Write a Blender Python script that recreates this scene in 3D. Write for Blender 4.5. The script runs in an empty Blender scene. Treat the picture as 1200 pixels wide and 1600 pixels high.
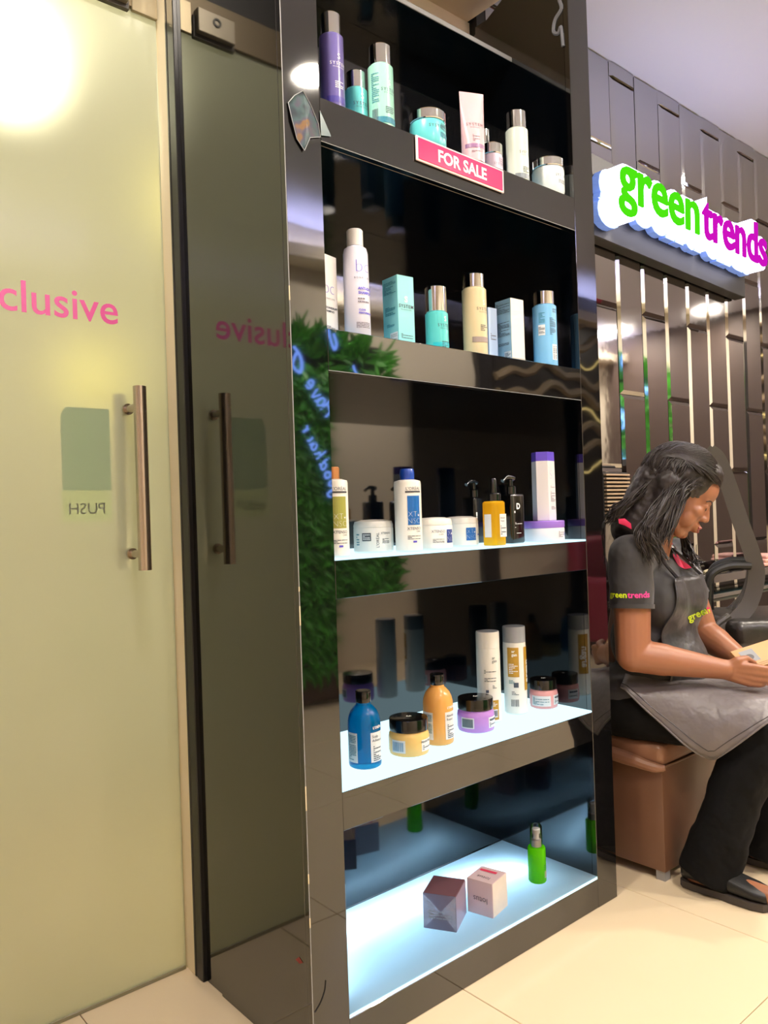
import bpy, bmesh, math, random
import numpy as np
from mathutils import Vector, Matrix, Quaternion
from mathutils.bvhtree import BVHTree

random.seed(7)
RNG = np.random.default_rng(7)
SC = bpy.context.scene
COL = SC.collection
PI = math.pi

# ------------------------------------------------------------------ camera
CAM = Vector((-0.9173, -1.3421, 1.15))
YAW, PITCH, ROLL, FPX = 0.7101, 0.0047, -0.0332, 1227.45
FW = Vector((math.sin(YAW)*math.cos(PITCH), math.cos(YAW)*math.cos(PITCH), math.sin(PITCH)))
_rt = Vector((math.cos(YAW), -math.sin(YAW), 0)); _up = _rt.cross(FW)
RT = math.cos(ROLL)*_rt + math.sin(ROLL)*_up
UP = -math.sin(ROLL)*_rt + math.cos(ROLL)*_up
cam = bpy.data.objects.new('camera', bpy.data.cameras.new('camera')); COL.objects.link(cam)
cam.matrix_world = Matrix(((RT.x, UP.x, -FW.x, CAM.x), (RT.y, UP.y, -FW.y, CAM.y), (RT.z, UP.z, -FW.z, CAM.z), (0, 0, 0, 1)))
cam.data.sensor_fit = 'HORIZONTAL'; cam.data.sensor_width = 36; cam.data.lens = FPX*36/1200
cam.data.clip_start = 0.05
SC.camera = cam

def W(x, y, d):                      # a point of the place, measured from the photograph at distance d
    return CAM + d*(FW + RT*((x-600)/FPX) - UP*((y-800)/FPX))

# ------------------------------------------------------------------ world, exposure
SC.view_settings.view_transform = 'Standard'; SC.view_settings.look = 'None'
SC.view_settings.gamma = 1; SC.view_settings.use_curve_mapping = False
SC.view_settings.exposure = 0.0
wd = bpy.data.worlds.new('world'); SC.world = wd; wd.use_nodes = True
wd.node_tree.nodes['Background'].inputs[0].default_value = (0.8, 0.82, 0.9, 1)
wd.node_tree.nodes['Background'].inputs[1].default_value = 0.3
cy = SC.cycles
cy.use_denoising = True; cy.max_bounces = 9; cy.diffuse_bounces = 4; cy.glossy_bounces = 5
cy.transmission_bounces = 8; cy.transparent_max_bounces = 10; cy.sample_clamp_indirect = 6
cy.caustics_reflective = False; cy.caustics_refractive = False

LAMP_L = 570.0          # radiance of the round ceiling lamps
PLATE_L = dict(A=0.75, B=0.85, C=1.5, D=1.5)
CEIL = 2.96
LAMPS = [(0.99, -1.23), (2.6, -.45), (2.5, -2.35), (-.30, -.20), (0.1, -2.3), (3.9, -2.45), (6.1, -1.36), (6.1, -2.3), (3.3, -2.0), (2.25, -2.0)]  # the lamp by the woman and the last pair are added fill light

# ------------------------------------------------------------------ helpers: colour and materials
def lin(c):
    return tuple(((v/255)/12.92 if v/255 <= 0.04045 else ((v/255+0.055)/1.055)**2.4) for v in c)

def mat(name, c, rough=0.4, metal=0.0, ior=1.5, trans=0.0, emit=None, es=0.0, coat=0.0, bump=None, var=None, transl=0.0, aniso=0.0, sheen=0.0):
    m = bpy.data.materials.new(name); m.use_nodes = True
    nt = m.node_tree; b = nt.nodes['Principled BSDF']; L = nt.links
    rgb = lin(c)
    b.inputs['Base Color'].default_value = (*rgb, 1)
    b.inputs['Roughness'].default_value = rough; b.inputs['Metallic'].default_value = metal
    b.inputs['IOR'].default_value = ior; b.inputs['Transmission Weight'].default_value = trans
    b.inputs['Coat Weight'].default_value = coat; b.inputs['Coat Roughness'].default_value = 0.08
    b.inputs['Anisotropic'].default_value = aniso; b.inputs['Sheen Weight'].default_value = sheen
    if emit: b.inputs['Emission Color'].default_value = (*lin(emit), 1); b.inputs['Emission Strength'].default_value = es
    tc = nt.nodes.new('ShaderNodeTexCoord')
    if var:                                    # var = (scale, amount, [stretch])
        n = nt.nodes.new('ShaderNodeTexNoise'); n.inputs['Scale'].default_value = var[0]; n.inputs['Detail'].default_value = 4
        src = tc.outputs['Object']
        if len(var) > 2:
            mp = nt.nodes.new('ShaderNodeMapping'); mp.inputs['Scale'].default_value = var[2]; L.new(src, mp.inputs[0]); src = mp.outputs[0]
        L.new(src, n.inputs['Vector'])
        mx = nt.nodes.new('ShaderNodeMix'); mx.data_type = 'RGBA'
        mx.inputs[6].default_value = (*[v*(1-var[1]) for v in rgb], 1); mx.inputs[7].default_value = (*[min(1, v*(1+var[1])) for v in rgb], 1)
        L.new(n.outputs['Fac'], mx.inputs[0]); L.new(mx.outputs[2], b.inputs['Base Color'])
    if bump:                                   # bump = (scale, strength, distance, [stretch])
        n = nt.nodes.new('ShaderNodeTexNoise'); n.inputs['Scale'].default_value = bump[0]; n.inputs['Detail'].default_value = 3
        src = tc.outputs['Object']
        if len(bump) > 3:
            mp = nt.nodes.new('ShaderNodeMapping'); mp.inputs['Scale'].default_value = bump[3]; L.new(src, mp.inputs[0]); src = mp.outputs[0]
        L.new(src, n.inputs['Vector'])
        bp = nt.nodes.new('ShaderNodeBump'); bp.inputs['Strength'].default_value = bump[1]; bp.inputs['Distance'].default_value = bump[2]
        L.new(n.outputs['Fac'], bp.inputs['Height']); L.new(bp.outputs[0], b.inputs['Normal'])
    if transl:
        t = nt.nodes.new('ShaderNodeBsdfTranslucent'); t.inputs[0].default_value = (*rgb, 1)
        ms = nt.nodes.new('ShaderNodeMixShader'); ms.inputs[0].default_value = transl
        L.new(b.outputs[0], ms.inputs[1]); L.new(t.outputs[0], ms.inputs[2])
        L.new(ms.outputs[0], nt.nodes['Material Output'].inputs[0])
    return m

def glow(name, c, s):
    m = bpy.data.materials.new(name); m.use_nodes = True; nt = m.node_tree
    nt.nodes.remove(nt.nodes['Principled BSDF'])
    e = nt.nodes.new('ShaderNodeEmission'); e.inputs[0].default_value = (*lin(c), 1); e.inputs[1].default_value = s
    nt.links.new(e.outputs[0], nt.nodes['Material Output'].inputs[0]); return m

M = {}
M['front'] = mat('gloss_laminate', (14, 13, 14), 0.035, ior=1.93, bump=(2.2, 0.05, 0.02))
M['side'] = mat('side_laminate', (9, 9, 9), 0.05, ior=1.95, bump=(1.5, 0.02, 0.02))
M['inner'] = mat('inner_laminate', (3, 5, 9), 0.06, ior=1.85, bump=(3, 0.02, 0.02))
M['edge'] = mat('pale_edge', (150, 150, 152), 0.5)
M['floor'] = mat('floor_tile', (222, 203, 172), 0.16, ior=1.5, var=(2.0, 0.05))
M['grout'] = mat('grout', (120, 100, 75), 0.8)
M['ceil'] = mat('ceiling_paint', (222, 226, 255), 0.8)
M['beige'] = mat('beige_paint', (234, 222, 202), 0.7, var=(1.3, 0.05))
M['soffit'] = mat('soffit_paint', (232, 214, 192), 0.8)
M['warmwall'] = mat('warm_wall', (220, 219, 207), 0.8)
M['dark'] = mat('dark_paint', (20, 18, 18), 0.5)
M['tile'] = mat('black_tile', (24, 17, 17), 0.05, ior=6.0, bump=(5, 0.04, 0.02))
M['blackmetal'] = mat('black_metal', (14, 13, 13), 0.35)
M['steel'] = mat('brushed_steel', (190, 178, 165), 0.25, metal=1, bump=(60, 0.06, 0.01, (1, 1, .02)))
M['jamb'] = mat('jamb_paint', (240, 228, 198), 0.5, var=(3, 0.05))
M['rail'] = mat('rail_metal', (112, 100, 80), 0.45, metal=0.6)
M['chrome'] = mat('chrome', (225, 225, 225), 0.07, metal=1)
M['white'] = mat('white_plastic', (238, 236, 234), 0.3, coat=0.3, transl=0.12)
M['whitecard'] = mat('white_card', (232, 228, 228), 0.45)
M['black'] = mat('black_plastic', (8, 8, 9), 0.18, coat=0.5)
M['ink'] = mat('dark_ink', (70, 76, 92), 0.6)
M['whiteink'] = mat('white_ink', (240, 240, 240), 0.6)

# ------------------------------------------------------------------ helpers: objects
def tag(o, label=None, cat=None, group=None, kind=None):
    if label: o['label'] = label
    if cat: o['category'] = cat
    if group: o['group'] = group
    if kind: o['kind'] = kind
    return o

def thing(name, label, cat, loc=(0, 0, 0), rz=0, group=None):
    o = bpy.data.objects.new(name, None); COL.objects.link(o)
    o.location = loc; o.rotation_euler = (0, 0, rz); o.empty_display_size = 0.05
    return tag(o, label, cat, group)

def mesh(name, V, F, m=None, parent=None, smooth=True, angle=35, mats=None, mi=None):
    me = bpy.data.meshes.new(name); me.from_pydata([tuple(v) for v in V], [], [tuple(f) for f in F])
    for x in (mats or [m]): me.materials.append(x)
    if mi is not None: me.polygons.foreach_set('material_index', mi)
    if smooth:
        me.polygons.foreach_set('use_smooth', [True]*len(me.polygons)); me.set_sharp_from_angle(angle=math.radians(angle))
    me.update()
    o = bpy.data.objects.new(name, me); COL.objects.link(o)
    if parent: o.parent = parent
    return o

class G:                                 # a little geometry collector
    def __init__(s): s.v = []; s.f = []
    def add(s, V, F):
        n = len(s.v); s.v += [tuple(v) for v in V]; s.f += [tuple(i+n for i in f) for f in F]; return s
    def box(s, a, b):
        x0, y0, z0 = a; x1, y1, z1 = b
        return s.add([(x0,y0,z0),(x1,y0,z0),(x1,y1,z0),(x0,y1,z0),(x0,y0,z1),(x1,y0,z1),(x1,y1,z1),(x0,y1,z1)],
                     [(0,3,2,1),(4,5,6,7),(0,1,5,4),(1,2,6,5),(2,3,7,6),(3,0,4,7)])
    def rbox(s, a, b, r=0.003, seg=2):       # box with rounded edges
        bm = bmesh.new(); bmesh.ops.create_cube(bm, size=1)
        for v in bm.verts: v.co = Vector([(a[i]+b[i])/2 + v.co[i]*(b[i]-a[i]) for i in range(3)])
        bmesh.ops.bevel(bm, geom=bm.edges[:], offset=r, segments=seg, profile=.5, affect='EDGES')
        return s.bm(bm)
    def bm(s, bm):
        bm.verts.index_update()
        s.add([v.co[:] for v in bm.verts], [[v.index for v in f.verts] for f in bm.faces]); bm.free(); return s
    def lathe(s, prof, n=32, c=(0, 0, 0), sx=1.0, sy=1.0, caps=True):
        V = []; F = []
        for r, z in prof:
            for k in range(n):
                a = 2*PI*k/n; V.append((c[0]+r*sx*math.cos(a), c[1]+r*sy*math.sin(a), c[2]+z))
        for i in range(len(prof)-1):
            for k in range(n):
                k2 = (k+1) % n; F.append((i*n+k, i*n+k2, (i+1)*n+k2, (i+1)*n+k))
        if caps:
            F.append(tuple(range(n))[::-1]); F.append(tuple((len(prof)-1)*n+k for k in range(n)))
        return s.add(V, F)
    def tube(s, pts, rad, n=8, flat=None, closed=False):
        P = [Vector(p) for p in pts]; m = len(P); V = []; F = []
        R = rad if hasattr(rad, '__len__') else [rad]*m
        t0 = (P[1]-P[0]).normalized(); nrm = t0.orthogonal().normalized()
        for i in range(m):
            t = ((P[(i+1) % m] - P[i-1]) if closed else (P[min(i+1, m-1)] - P[max(i-1, 0)]))
            t = t.normalized() if t.length > 1e-9 else t0
            nrm = (nrm - t*nrm.dot(t)); nrm = nrm.normalized() if nrm.length > 1e-6 else t.orthogonal().normalized()
            b = t.cross(nrm)
            for k in range(n):
                a = 2*PI*k/n; V.append(P[i] + R[i]*(math.cos(a)*nrm + math.sin(a)*b))
        for i in range(m if closed else m-1):
            j = (i+1) % m
            for k in range(n):
                k2 = (k+1) % n; F.append((i*n+k, i*n+k2, j*n+k2, j*n+k))
        if not closed: F.append(tuple(range(n))[::-1]); F.append(tuple((m-1)*n+k for k in range(n)))
        return s.add(V, F)
    def ell(s, c, r, rot=None, seg=20):
        bm = bmesh.new(); bmesh.ops.create_uvsphere(bm, u_segments=seg, v_segments=seg//2+2, radius=1)
        q = rot or Matrix.Identity(3)
        for v in bm.verts: v.co = Vector(c) + q @ Vector((v.co.x*r[0], v.co.y*r[1], v.co.z*r[2]))
        return s.bm(bm)
    def cone(s, a, b, ra, rb, n=20, round_=(True, True)):   # tapered limb with round or flat ends
        a = Vector(a); b = Vector(b); t = (b-a).normalized(); pts = []; rr = []
        if round_[0]:
            for k in range(5):
                th = PI/2*(1-k/5); pts.append(a - t*ra*math.sin(th)); rr.append(max(ra*math.cos(th), ra*.05))
        pts.append(a); rr.append(ra); pts.append(b); rr.append(rb)
        if round_[1]:
            for k in range(1, 6):
                th = PI/2*k/5; pts.append(b + t*rb*math.sin(th)); rr.append(max(rb*math.cos(th), rb*.05))
        return s.tube(pts, rr, n)
    def strip(s, path, wid, z):              # flat ribbon
        return s
    def obj(s, name, m, parent=None, smooth=True, angle=35): return mesh(name, s.v, s.f, m, parent, smooth, angle)

def frozen(name, g, m, parent, voxel, smooth=6, factor=0.5, disp=None):
    """closed pieces of g grown together into one continuous surface"""
    o = g.obj(name, m, None)
    r = o.modifiers.new('r', 'REMESH'); r.mode = 'VOXEL'; r.voxel_size = voxel; r.use_smooth_shade = True
    if smooth:
        sm = o.modifiers.new('s', 'SMOOTH'); sm.factor = factor; sm.iterations = smooth
    if disp:
        tx = bpy.data.textures.new(name+'_folds', 'CLOUDS'); tx.noise_scale = disp[0]; tx.noise_depth = 2
        d = o.modifiers.new('d', 'DISPLACE'); d.texture = tx; d.strength = disp[1]; d.mid_level = 0.5
    dg = bpy.context.evaluated_depsgraph_get()
    me = bpy.data.meshes.new_from_object(o.evaluated_get(dg))
    old = o.data; o.modifiers.clear(); o.data = me; bpy.data.meshes.remove(old)
    if not me.materials: me.materials.append(m)
    me.polygons.foreach_set('use_smooth', [True]*len(me.polygons))
    if parent: o.parent = parent
    return o

_tc = {}
def text_geo(body, size, bold=0.0, res=3, align='CENTER', extrude=0.0, spacing=1.0):
    key = (body, size, bold, res, align, extrude, spacing)
    if key in _tc: return _tc[key]
    cu = bpy.data.curves.new('t', 'FONT'); cu.body = body; cu.size = size; cu.offset = bold; cu.resolution_u = res
    cu.align_x = align; cu.extrude = extrude; cu.space_character = spacing
    o = bpy.data.objects.new('t', cu); COL.objects.link(o)
    dg = bpy.context.evaluated_depsgraph_get()
    me = bpy.data.meshes.new_from_object(o.evaluated_get(dg))
    V = [tuple(v.co) for v in me.vertices]; F = [tuple(p.vertices) for p in me.polygons]
    bpy.data.objects.remove(o); bpy.data.curves.remove(cu); bpy.data.meshes.remove(me)
    _tc[key] = (V, F); return V, F

def quad(u0, v0, u1, v1): return [(u0, v0, 0), (u1, v0, 0), (u1, v1, 0), (u0, v1, 0)], [(0, 1, 2, 3)]

def lines(w, h, n, seed=0, fill=.45):        # fine print: rows of short bars
    R = random.Random(seed); V = []; F = []
    for k in range(n):
        y = h/2 - (k+.5)*h/n; x = -w/2
        while x < w/2:
            l = min(R.uniform(.08, .3)*w, w/2-x)
            if l < w*.03: break
            a, f = quad(x, y-h/n*fill/2, x+l, y+h/n*fill/2); F += [tuple(i+len(V) for i in f[0])]; V += a; x += l+w*.03
            if R.random() < .12: break
    return V, F

def barcode(w, h, seed=0):
    R = random.Random(seed); V = []; F = []; x = -w/2
    while x < w/2:
        l = R.uniform(.02, .07)*w; a, f = quad(x, -h/2, min(x+l, w/2), h/2); F += [tuple(i+len(V) for i in f[0])]; V += a; x += l+R.uniform(.03, .07)*w
    return V, F

def subdiv_u(V, F, maxw):                    # cut wide quads so that they can bend
    NV = []; NF = []
    for f in F:
        P = [V[i] for i in f]
        if len(f) == 4 and abs(P[1][0]-P[0][0]) > maxw and abs(P[0][1]-P[1][1]) < 1e-9:
            n = int(abs(P[1][0]-P[0][0])/maxw)+1
            for k in range(n):
                a = k/n; b = (k+1)/n; l = lambda p, q, t: tuple(p[j]+(q[j]-p[j])*t for j in range(3))
                i0 = len(NV); NV += [l(P[0], P[1], a), l(P[0], P[1], b), l(P[3], P[2], b), l(P[3], P[2], a)]; NF.append((i0, i0+1, i0+2, i0+3))
        else:
            i0 = len(NV); NV += P; NF.append(tuple(range(i0, i0+len(P))))
    return NV, NF

def on_cyl(geo, r, ang, z, c=(0, 0), lift=0.0006, sx=1, sy=1):
    V, F = subdiv_u(*geo, r*.18); R = r+lift; out = []
    for u, v, w in V:
        a = math.radians(ang) + u/R; out.append((c[0]+R*sx*math.sin(a), c[1]-R*sy*math.cos(a), z+v))
    return out, F

def on_plane(geo, o, right, up, lift=0.0006):
    o = Vector(o); r = Vector(right).normalized(); u = Vector(up).normalized(); n = r.cross(u)
    return [o + r*p[0] + u*p[1] + n*(lift+p[2]) for p in geo[0]], geo[1]

def shift(geo, du, dv): return [(p[0]+du, p[1]+dv, p[2]) for p in geo[0]], geo[1]

# ------------------------------------------------------------------ structure: floor, ceiling, walls
floor = G().box((-3.2, -2.7, -0.06), (6.6, 2.9, -0.006)).obj('floor', M['grout'], smooth=False); tag(floor, kind='structure')
T = 0.72; g = G(); g.rbox((0.001, 0.001, -0.02), (T-0.001, T-0.001, 0.0), 0.0012, 1)
ft = None
for i in range(-5, 9):
    for j in range(-5, 4):
        x = 0.44+i*T; y = 0.212+j*T
        if x < -3.2 or x > 6: continue
        if ft is None: ft = g.obj('tile', M['floor'], floor, smooth=False)
        else: ft2 = ft.copy(); COL.objects.link(ft2); ft2.parent = floor; ft2.location = (x, y, 0); continue
        ft.location = (x, y, 0)
ceiling = G().box((-3.2, -2.7, CEIL), (6.6, 0.56, CEIL+.05)).obj('ceiling', M['ceil'], smooth=False); tag(ceiling, kind='structure')
ceil2 = G().box((-3.2, 0.56, 2.75), (1.2, 2.9, 2.8)).obj('ceiling', M['warmwall'], smooth=False); tag(ceil2, kind='structure')
tag(G().box((-3.2, -2.75, 0), (6.6, -2.62, CEIL)).obj('wall_front', M['beige'], smooth=False), kind='structure')
tag(G().box((-3.25, -2.65, 0), (-3.12, 2.9, CEIL)).obj('wall_left', M['beige'], smooth=False), kind='structure')
tag(G().box((6.5, -2.65, 0), (6.6, 0.6, CEIL)).obj('wall_right', mat('brown_paint', (74, 60, 54), .6), smooth=False), kind='structure')
# inner room behind the glass door
tag(G().box((-3.12, 2.75, 0), (1.2, 2.9, 2.76)).obj('wall_inner', M['warmwall'], smooth=False), kind='structure')
tag(G().box((1.12, 0.5, 0), (1.2, 2.75, 2.76)).obj('wall_inner', M['warmwall'], smooth=False), kind='structure')

# tiled salon wall
wall = G().box((1.10, 0.436, 0), (6.5, 0.52, CEIL)).obj('wall_back', mat('wall_joint', (9, 8, 8), .6), smooth=False); tag(wall, kind='structure')
TW, TH, BV = 0.185, 0.645, 0.016
a = 0.001
V = [(a,0,a),(TW-a,0,a),(TW-a,0,TH-a),(a,0,TH-a),(a,-.006,a),(TW-a,-.006,a),(TW-a,-.006,TH-a),(a,-.006,TH-a),
     (BV,-.014,BV),(TW-BV,-.014,BV),(TW-BV,-.014,TH-BV),(BV,-.014,TH-BV)]
F = [(0,1,5,4),(1,2,6,5),(2,3,7,6),(3,0,4,7),(4,5,9,8),(5,6,10,9),(6,7,11,10),(7,4,8,11),(8,9,10,11)]
t0 = mesh('tile', V, F, M['tile'], wall, smooth=False)
R = random.Random(3); first = True
for i in range(-3, 24):
    x0 = 1.696 + i*TW
    for k in range(-2, 4):
        z0 = (1.31 if i % 2 == 0 else 0.965) + k*TH
        z1 = min(z0+TH, CEIL-.002)
        if z1 < .5 or z0 > CEIL-.05: continue
        if first: o = t0; first = False
        else: o = t0.copy(); COL.objects.link(o); o.parent = wall
        o.location = (x0, 0.436, z0); o.rotation_euler = (R.uniform(-.004, .004), 0, R.uniform(-.006, .006))
        o.scale.z = (z1-z0)/TH
tag(G().box((1.10, 0.424, 0), (6.5, 0.436, .5)).obj('baseboard_back', M['dark'], smooth=False), kind='structure')
# dado ledge gap filler above the cabinet and the beige soffit
soff = G().box((0.0, 0.06, 2.83), (1.09, 0.55, CEIL)).obj('trim_1', M['soffit'], smooth=False); tag(soff, kind='structure')
tag(G().box((0.0, 0.47, 0), (1.12, 0.55, 2.83)).obj('wall_cabinet', M['soffit'], smooth=False), kind='structure')

# ------------------------------------------------------------------ ceiling lamps
lamp_m = glow('lamp_glow', (255, 242, 224), LAMP_L)
trim_m = mat('lamp_trim', (235, 235, 232), .4)
tag(G().rbox((-3.1, -2.62, 2.70), (6.5, -2.44, 2.72), .002, 1).obj('trim_6', M['beige'], smooth=False), kind='structure')  # added ledge that hides the uplight strip from below
tag(G().rbox((-3.1, -2.46, 2.72), (6.5, -2.44, 2.775), .002, 1).obj('trim_7', M['beige'], smooth=False), kind='structure')  # lip of the added uplight ledge
cv = thing('added_uplight', 'added cool white uplight strip brightening the ceiling from the opposite wall', 'light', (1.7, -2.53, 2.73))  # unseen uplight added to cool and brighten the ceiling
G().box((-4.7, -.02, -.008), (4.7, .02, .006)).obj('strip', glow('uplight_glow', (214, 216, 255), 75.0), cv, smooth=False)
names = ['near the display cabinet', 'added to light the seated woman and salon chair', 'above the green plant wall', 'right in front of the glass door', 'near the opposite wall by the entrance', 'above the wavy panel', 'at the far end beside the tiled wall', 'in the far corner by the opposite wall', 'added to brighten the beige opposite wall beside the plants', 'added to brighten the opposite wall, a step in front of the plants']
for (x, y), nm in zip(LAMPS, names):
    t = thing('ceiling_lamp', 'round white ceiling lamp '+nm, 'lamp', (x, y, CEIL), 0, 'round ceiling lamps')
    G().lathe([(.078, -.001), (.094, -.001), (.098, -.008), (.092, -.014), (.079, -.012)], 40, caps=False).obj('trim_ring', trim_m, t)
    G().lathe([(.0005, -.006), (.08, -.006)], 40, caps=False).obj('diffuser', lamp_m, t)

# ------------------------------------------------------------------ display cabinet
XL, XR, XO, D = 0.094, 1.0025, 1.097, 0.364
Z = dict(A0=2.051, A1=1.956, B0=1.555, B1=1.4645, C0=1.0625, C1=.9747, D0=.568, D1=.4805, E0=.090)
cab = thing('display_cabinet', 'tall glossy black display cabinet with five lit shelves of hair products', 'cabinet')
TOP = 2.79
FT = 0.018
def cbox(name, a, b, m, parent=cab, label=None, r=.0012):
    o = G().rbox(a, b, r, 1).obj(name, m, parent, smooth=False)
    if label: o['label'] = label
    return o
stile_l = cbox('stile', (0, 0, 0), (XL, FT, TOP), M['front'])
stile_r = cbox('stile', (XR, 0, 0), (XO, FT, TOP), M['front'])
cbox('fascia', (XL, 0.0006, 0), (XR, FT, Z['E0']-.008), M['front'])
for k in 'ABCD':
    cbox('fascia', (XL, 0.0006, Z[k+'1']), (XR, FT, Z[k+'0']-(.005 if k in 'CD' else 0)), M['front'])
cbox('side_panel', (-.0, FT, 0), (.018, 0.385, TOP), M['side'], r=.0008)
sp = cbox('side_panel', (.004, 0.385, 0), (.018, 0.4655, TOP), M['side'], r=.0008)
# the right outer panel and inner linings
cbox('side_panel', (XO-.014, FT, 0), (XO, 0.43, TOP), M['side'])
cbox('inner_lining', (XL-.008, FT, 0), (XL, D, TOP), M['inner'])
# right lining: its top runs up at a slant
g = G(); P = [(FT, 0), (D, 0), (D, 2.694), (.372, 2.694), (.10, 2.818), (FT, 2.818)]
g.add([(XR, y, z) for y, z in P]+[(XR+.008, y, z) for y, z in P], [tuple(range(6))[::-1], tuple(range(6, 12))]+[(i, (i+1) % 6, 6+(i+1) % 6, 6+i) for i in range(6)])
g.obj('inner_lining', M['inner'], cab, smooth=False)
cbox('back_panel', (XL-.008, D, 0), (XR+.008, D+.008, 2.66), M['inner'])
for k in 'ABCD':
    cbox('underside', (XL, FT, Z[k+'1']), (XR, D, Z[k+'1']+.008), M['inner'])
cbox('top_shelf', (XL, 0.2127, 2.5428), (XR, D, 2.557), mat('top_shelf_glass', (10, 16, 20), .08, ior=1.7), label='short black top shelf with pale cut front edge')
cbox('edge_band', (XL, 0.2117, 2.5430), (XR, 0.2127, 2.557), M['edge'])
# thin bright cut edges of the laminate
cbox('edge_band', (-.0012, -.0004, 0), (.0006, .0012, TOP), M['edge'], r=.0003)
for k in 'AB': cbox('edge_band', (XL, -.0003, Z[k+'1']-.0006), (XR, .001, Z[k+'1']+.0006), M['edge'], r=.0003)
for z0, z1 in ((.93, .97), (1.0, 1.01), (.55, .6), (.40, .42), (.31, .33), (1.6, 1.63)):
    cbox('chip', (-.0022, -.0012, z0), (.0006, .0002, z1), mat('chipped_edge', (215, 200, 170), .7), r=.0004)

plate_mats = {}
def plate_mat(k, c):
    return glow('lit_plate_'+k, c, PLATE_L[k])
glass_edge = mat('glass_edge', (190, 235, 235), .1, emit=(200, 240, 255), es=.6)
for k in 'ABCD':
    o = G().box((XL, .0012 if k in 'CD' else FT, Z[k+'0']-.005), (XR, D, Z[k+'0'])).obj('light_plate', plate_mat(k, (205, 244, 255) if k in 'CD' else (150, 215, 235)), cab, smooth=False)
    o['label'] = 'white lit glass shelf plate'
# bottom shelf: frosted plate above a hollow with an LED strip
fm = bpy.data.materials.new('frosted_plate'); fm.use_nodes = True; nt = fm.node_tree
b = nt.nodes['Principled BSDF']; b.inputs['Base Color'].default_value = (.5, .62, .68, 1); b.inputs['Roughness'].default_value = .25
tr = nt.nodes.new('ShaderNodeBsdfTranslucent'); tr.inputs[0].default_value = (.62, .85, 1, 1)
ms = nt.nodes.new('ShaderNodeMixShader'); ms.inputs[0].default_value = .72
nt.links.new(b.outputs[0], ms.inputs[1]); nt.links.new(tr.outputs[0], ms.inputs[2]); nt.links.new(ms.outputs[0], nt.nodes['Material Output'].inputs[0])
cl = bpy.data.materials.new('clear_glass'); cl.use_nodes = True; nt = cl.node_tree; nt.nodes.remove(nt.nodes['Principled BSDF'])
tb = nt.nodes.new('ShaderNodeBsdfTransparent'); tb.inputs[0].default_value = (.93, .98, .98, 1); nt.links.new(tb.outputs[0], nt.nodes['Material Output'].inputs[0])
gp = G().box((XL, .0012, Z['E0']-.008), (XR, D-.004, Z['E0']))
o = mesh('light_plate', gp.v, gp.f, parent=cab, smooth=False, mats=[fm, cl, glass_edge], mi=[1, 0, 2, 1, 1, 1]); o['label'] = 'frosted glass bottom plate lit along the back'
cav = mat('cavity_white', (225, 235, 245), .6)
G().box((XL, FT, .004), (XR, D, .010)).obj('base_board', cav, cab, smooth=False)
led = glow('led_strip', (215, 238, 255), 75.0)
pts = [(.112, .10, .048), (.115, .24, .048), (.18, .275, .048), (.42, .272, .048), (.64, .262, .048), (.80, .235, .048), (.90, .185, .048)]
g = G()
P = [Vector(p) for p in pts]; C2 = []
for i in range(len(P)-1):
    for q in range(6): C2.append(P[i].lerp(P[i+1], q/6))
C2.append(P[-1])
for _ in range(5): C2 = [C2[0]]+[(C2[i-1]+C2[i]*2+C2[i+1])/4 for i in range(1, len(C2)-1)]+[C2[-1]]
g.tube(C2, .005, 6).obj('led_strip', led, cab)

# FOR SALE sign fixed to the top fascia
fs = thing('for_sale_sign', 'pink sign with white FOR SALE lettering on the top shelf front', 'sign', (0.527, -.001, 2.0165))
Rz = Matrix.Rotation(math.radians(-1.0), 3, 'Y').inverted()
pm = mat('pink_sign', (226, 40, 104), .15, coat=.6)
cbox('board', (-.157, -.005, -.030), (.157, -.0006, .030), mat('sign_white', (238, 214, 214), .4), fs)
cbox('panel', (-.151, -.0062, -.0255), (.151, -.0045, .0255), pm, fs)
V, F = on_plane(text_geo('FOR SALE', .041, .0012, 3), (0.0, -.0062, -.0145), (1, 0, 0), (0, 0, 1)); mesh('lettering', V, F, M['whiteink'], fs, smooth=False)
fs.rotation_euler = (0, math.radians(.6), 0)

# peeling clear sticker on the upper left of the cabinet
cm = bpy.data.materials.new('sticker_print'); cm.use_nodes = True; nt = cm.node_tree; b = nt.nodes['Principled BSDF']
tcn = nt.nodes.new('ShaderNodeTexCoord'); nz = nt.nodes.new('ShaderNodeTexNoise'); nz.inputs['Scale'].default_value = 22; nt.links.new(tcn.outputs['Object'], nz.inputs[0])
cr = nt.nodes.new('ShaderNodeValToRGB'); cr.color_ramp.elements[0].position = .35; cr.color_ramp.elements[0].color = (*lin((38, 44, 52)), 1)
cr.color_ramp.elements[1].position = .7; cr.color_ramp.elements[1].color = (*lin((92, 86, 78)), 1)
for p, c in ((.48, (58, 80, 82)), (.58, (74, 70, 84)), (.64, (130, 96, 50))):
    e = cr.color_ramp.elements.new(p); e.color = (*lin(c), 1)
nt.links.new(nz.outputs['Fac'], cr.inputs[0]); nt.links.new(cr.outputs[0], b.inputs['Base Color']); b.inputs['Roughness'].default_value = .25
st = thing('torn_sticker', 'crumpled dark picture sticker peeling off the cabinet upper left edge', 'sticker', (.05, 0, 1.98))
P = [(-.040, -.002, .030), (-.024, -.003, .050), (-.003, -.004, .066), (.016, -.005, .040), (.035, -.003, .008), (.040, -.002, -.018), (.012, -.003, -.028), (-.004, -.004, -.060), (-.022, -.003, -.040), (-.034, -.005, -.004)]
ctr = (.0, -.011, .0)
mesh('film', P+[ctr], [(i, (i+1) % 10, 10) for i in range(10)], cm, st, smooth=False)
G().tube([Vector(p)+Vector((0, -.001, 0)) for p in P], .0009, 5, closed=True).obj('film_rim', mat('clear_rim', (150, 155, 160), .3), st)
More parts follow.
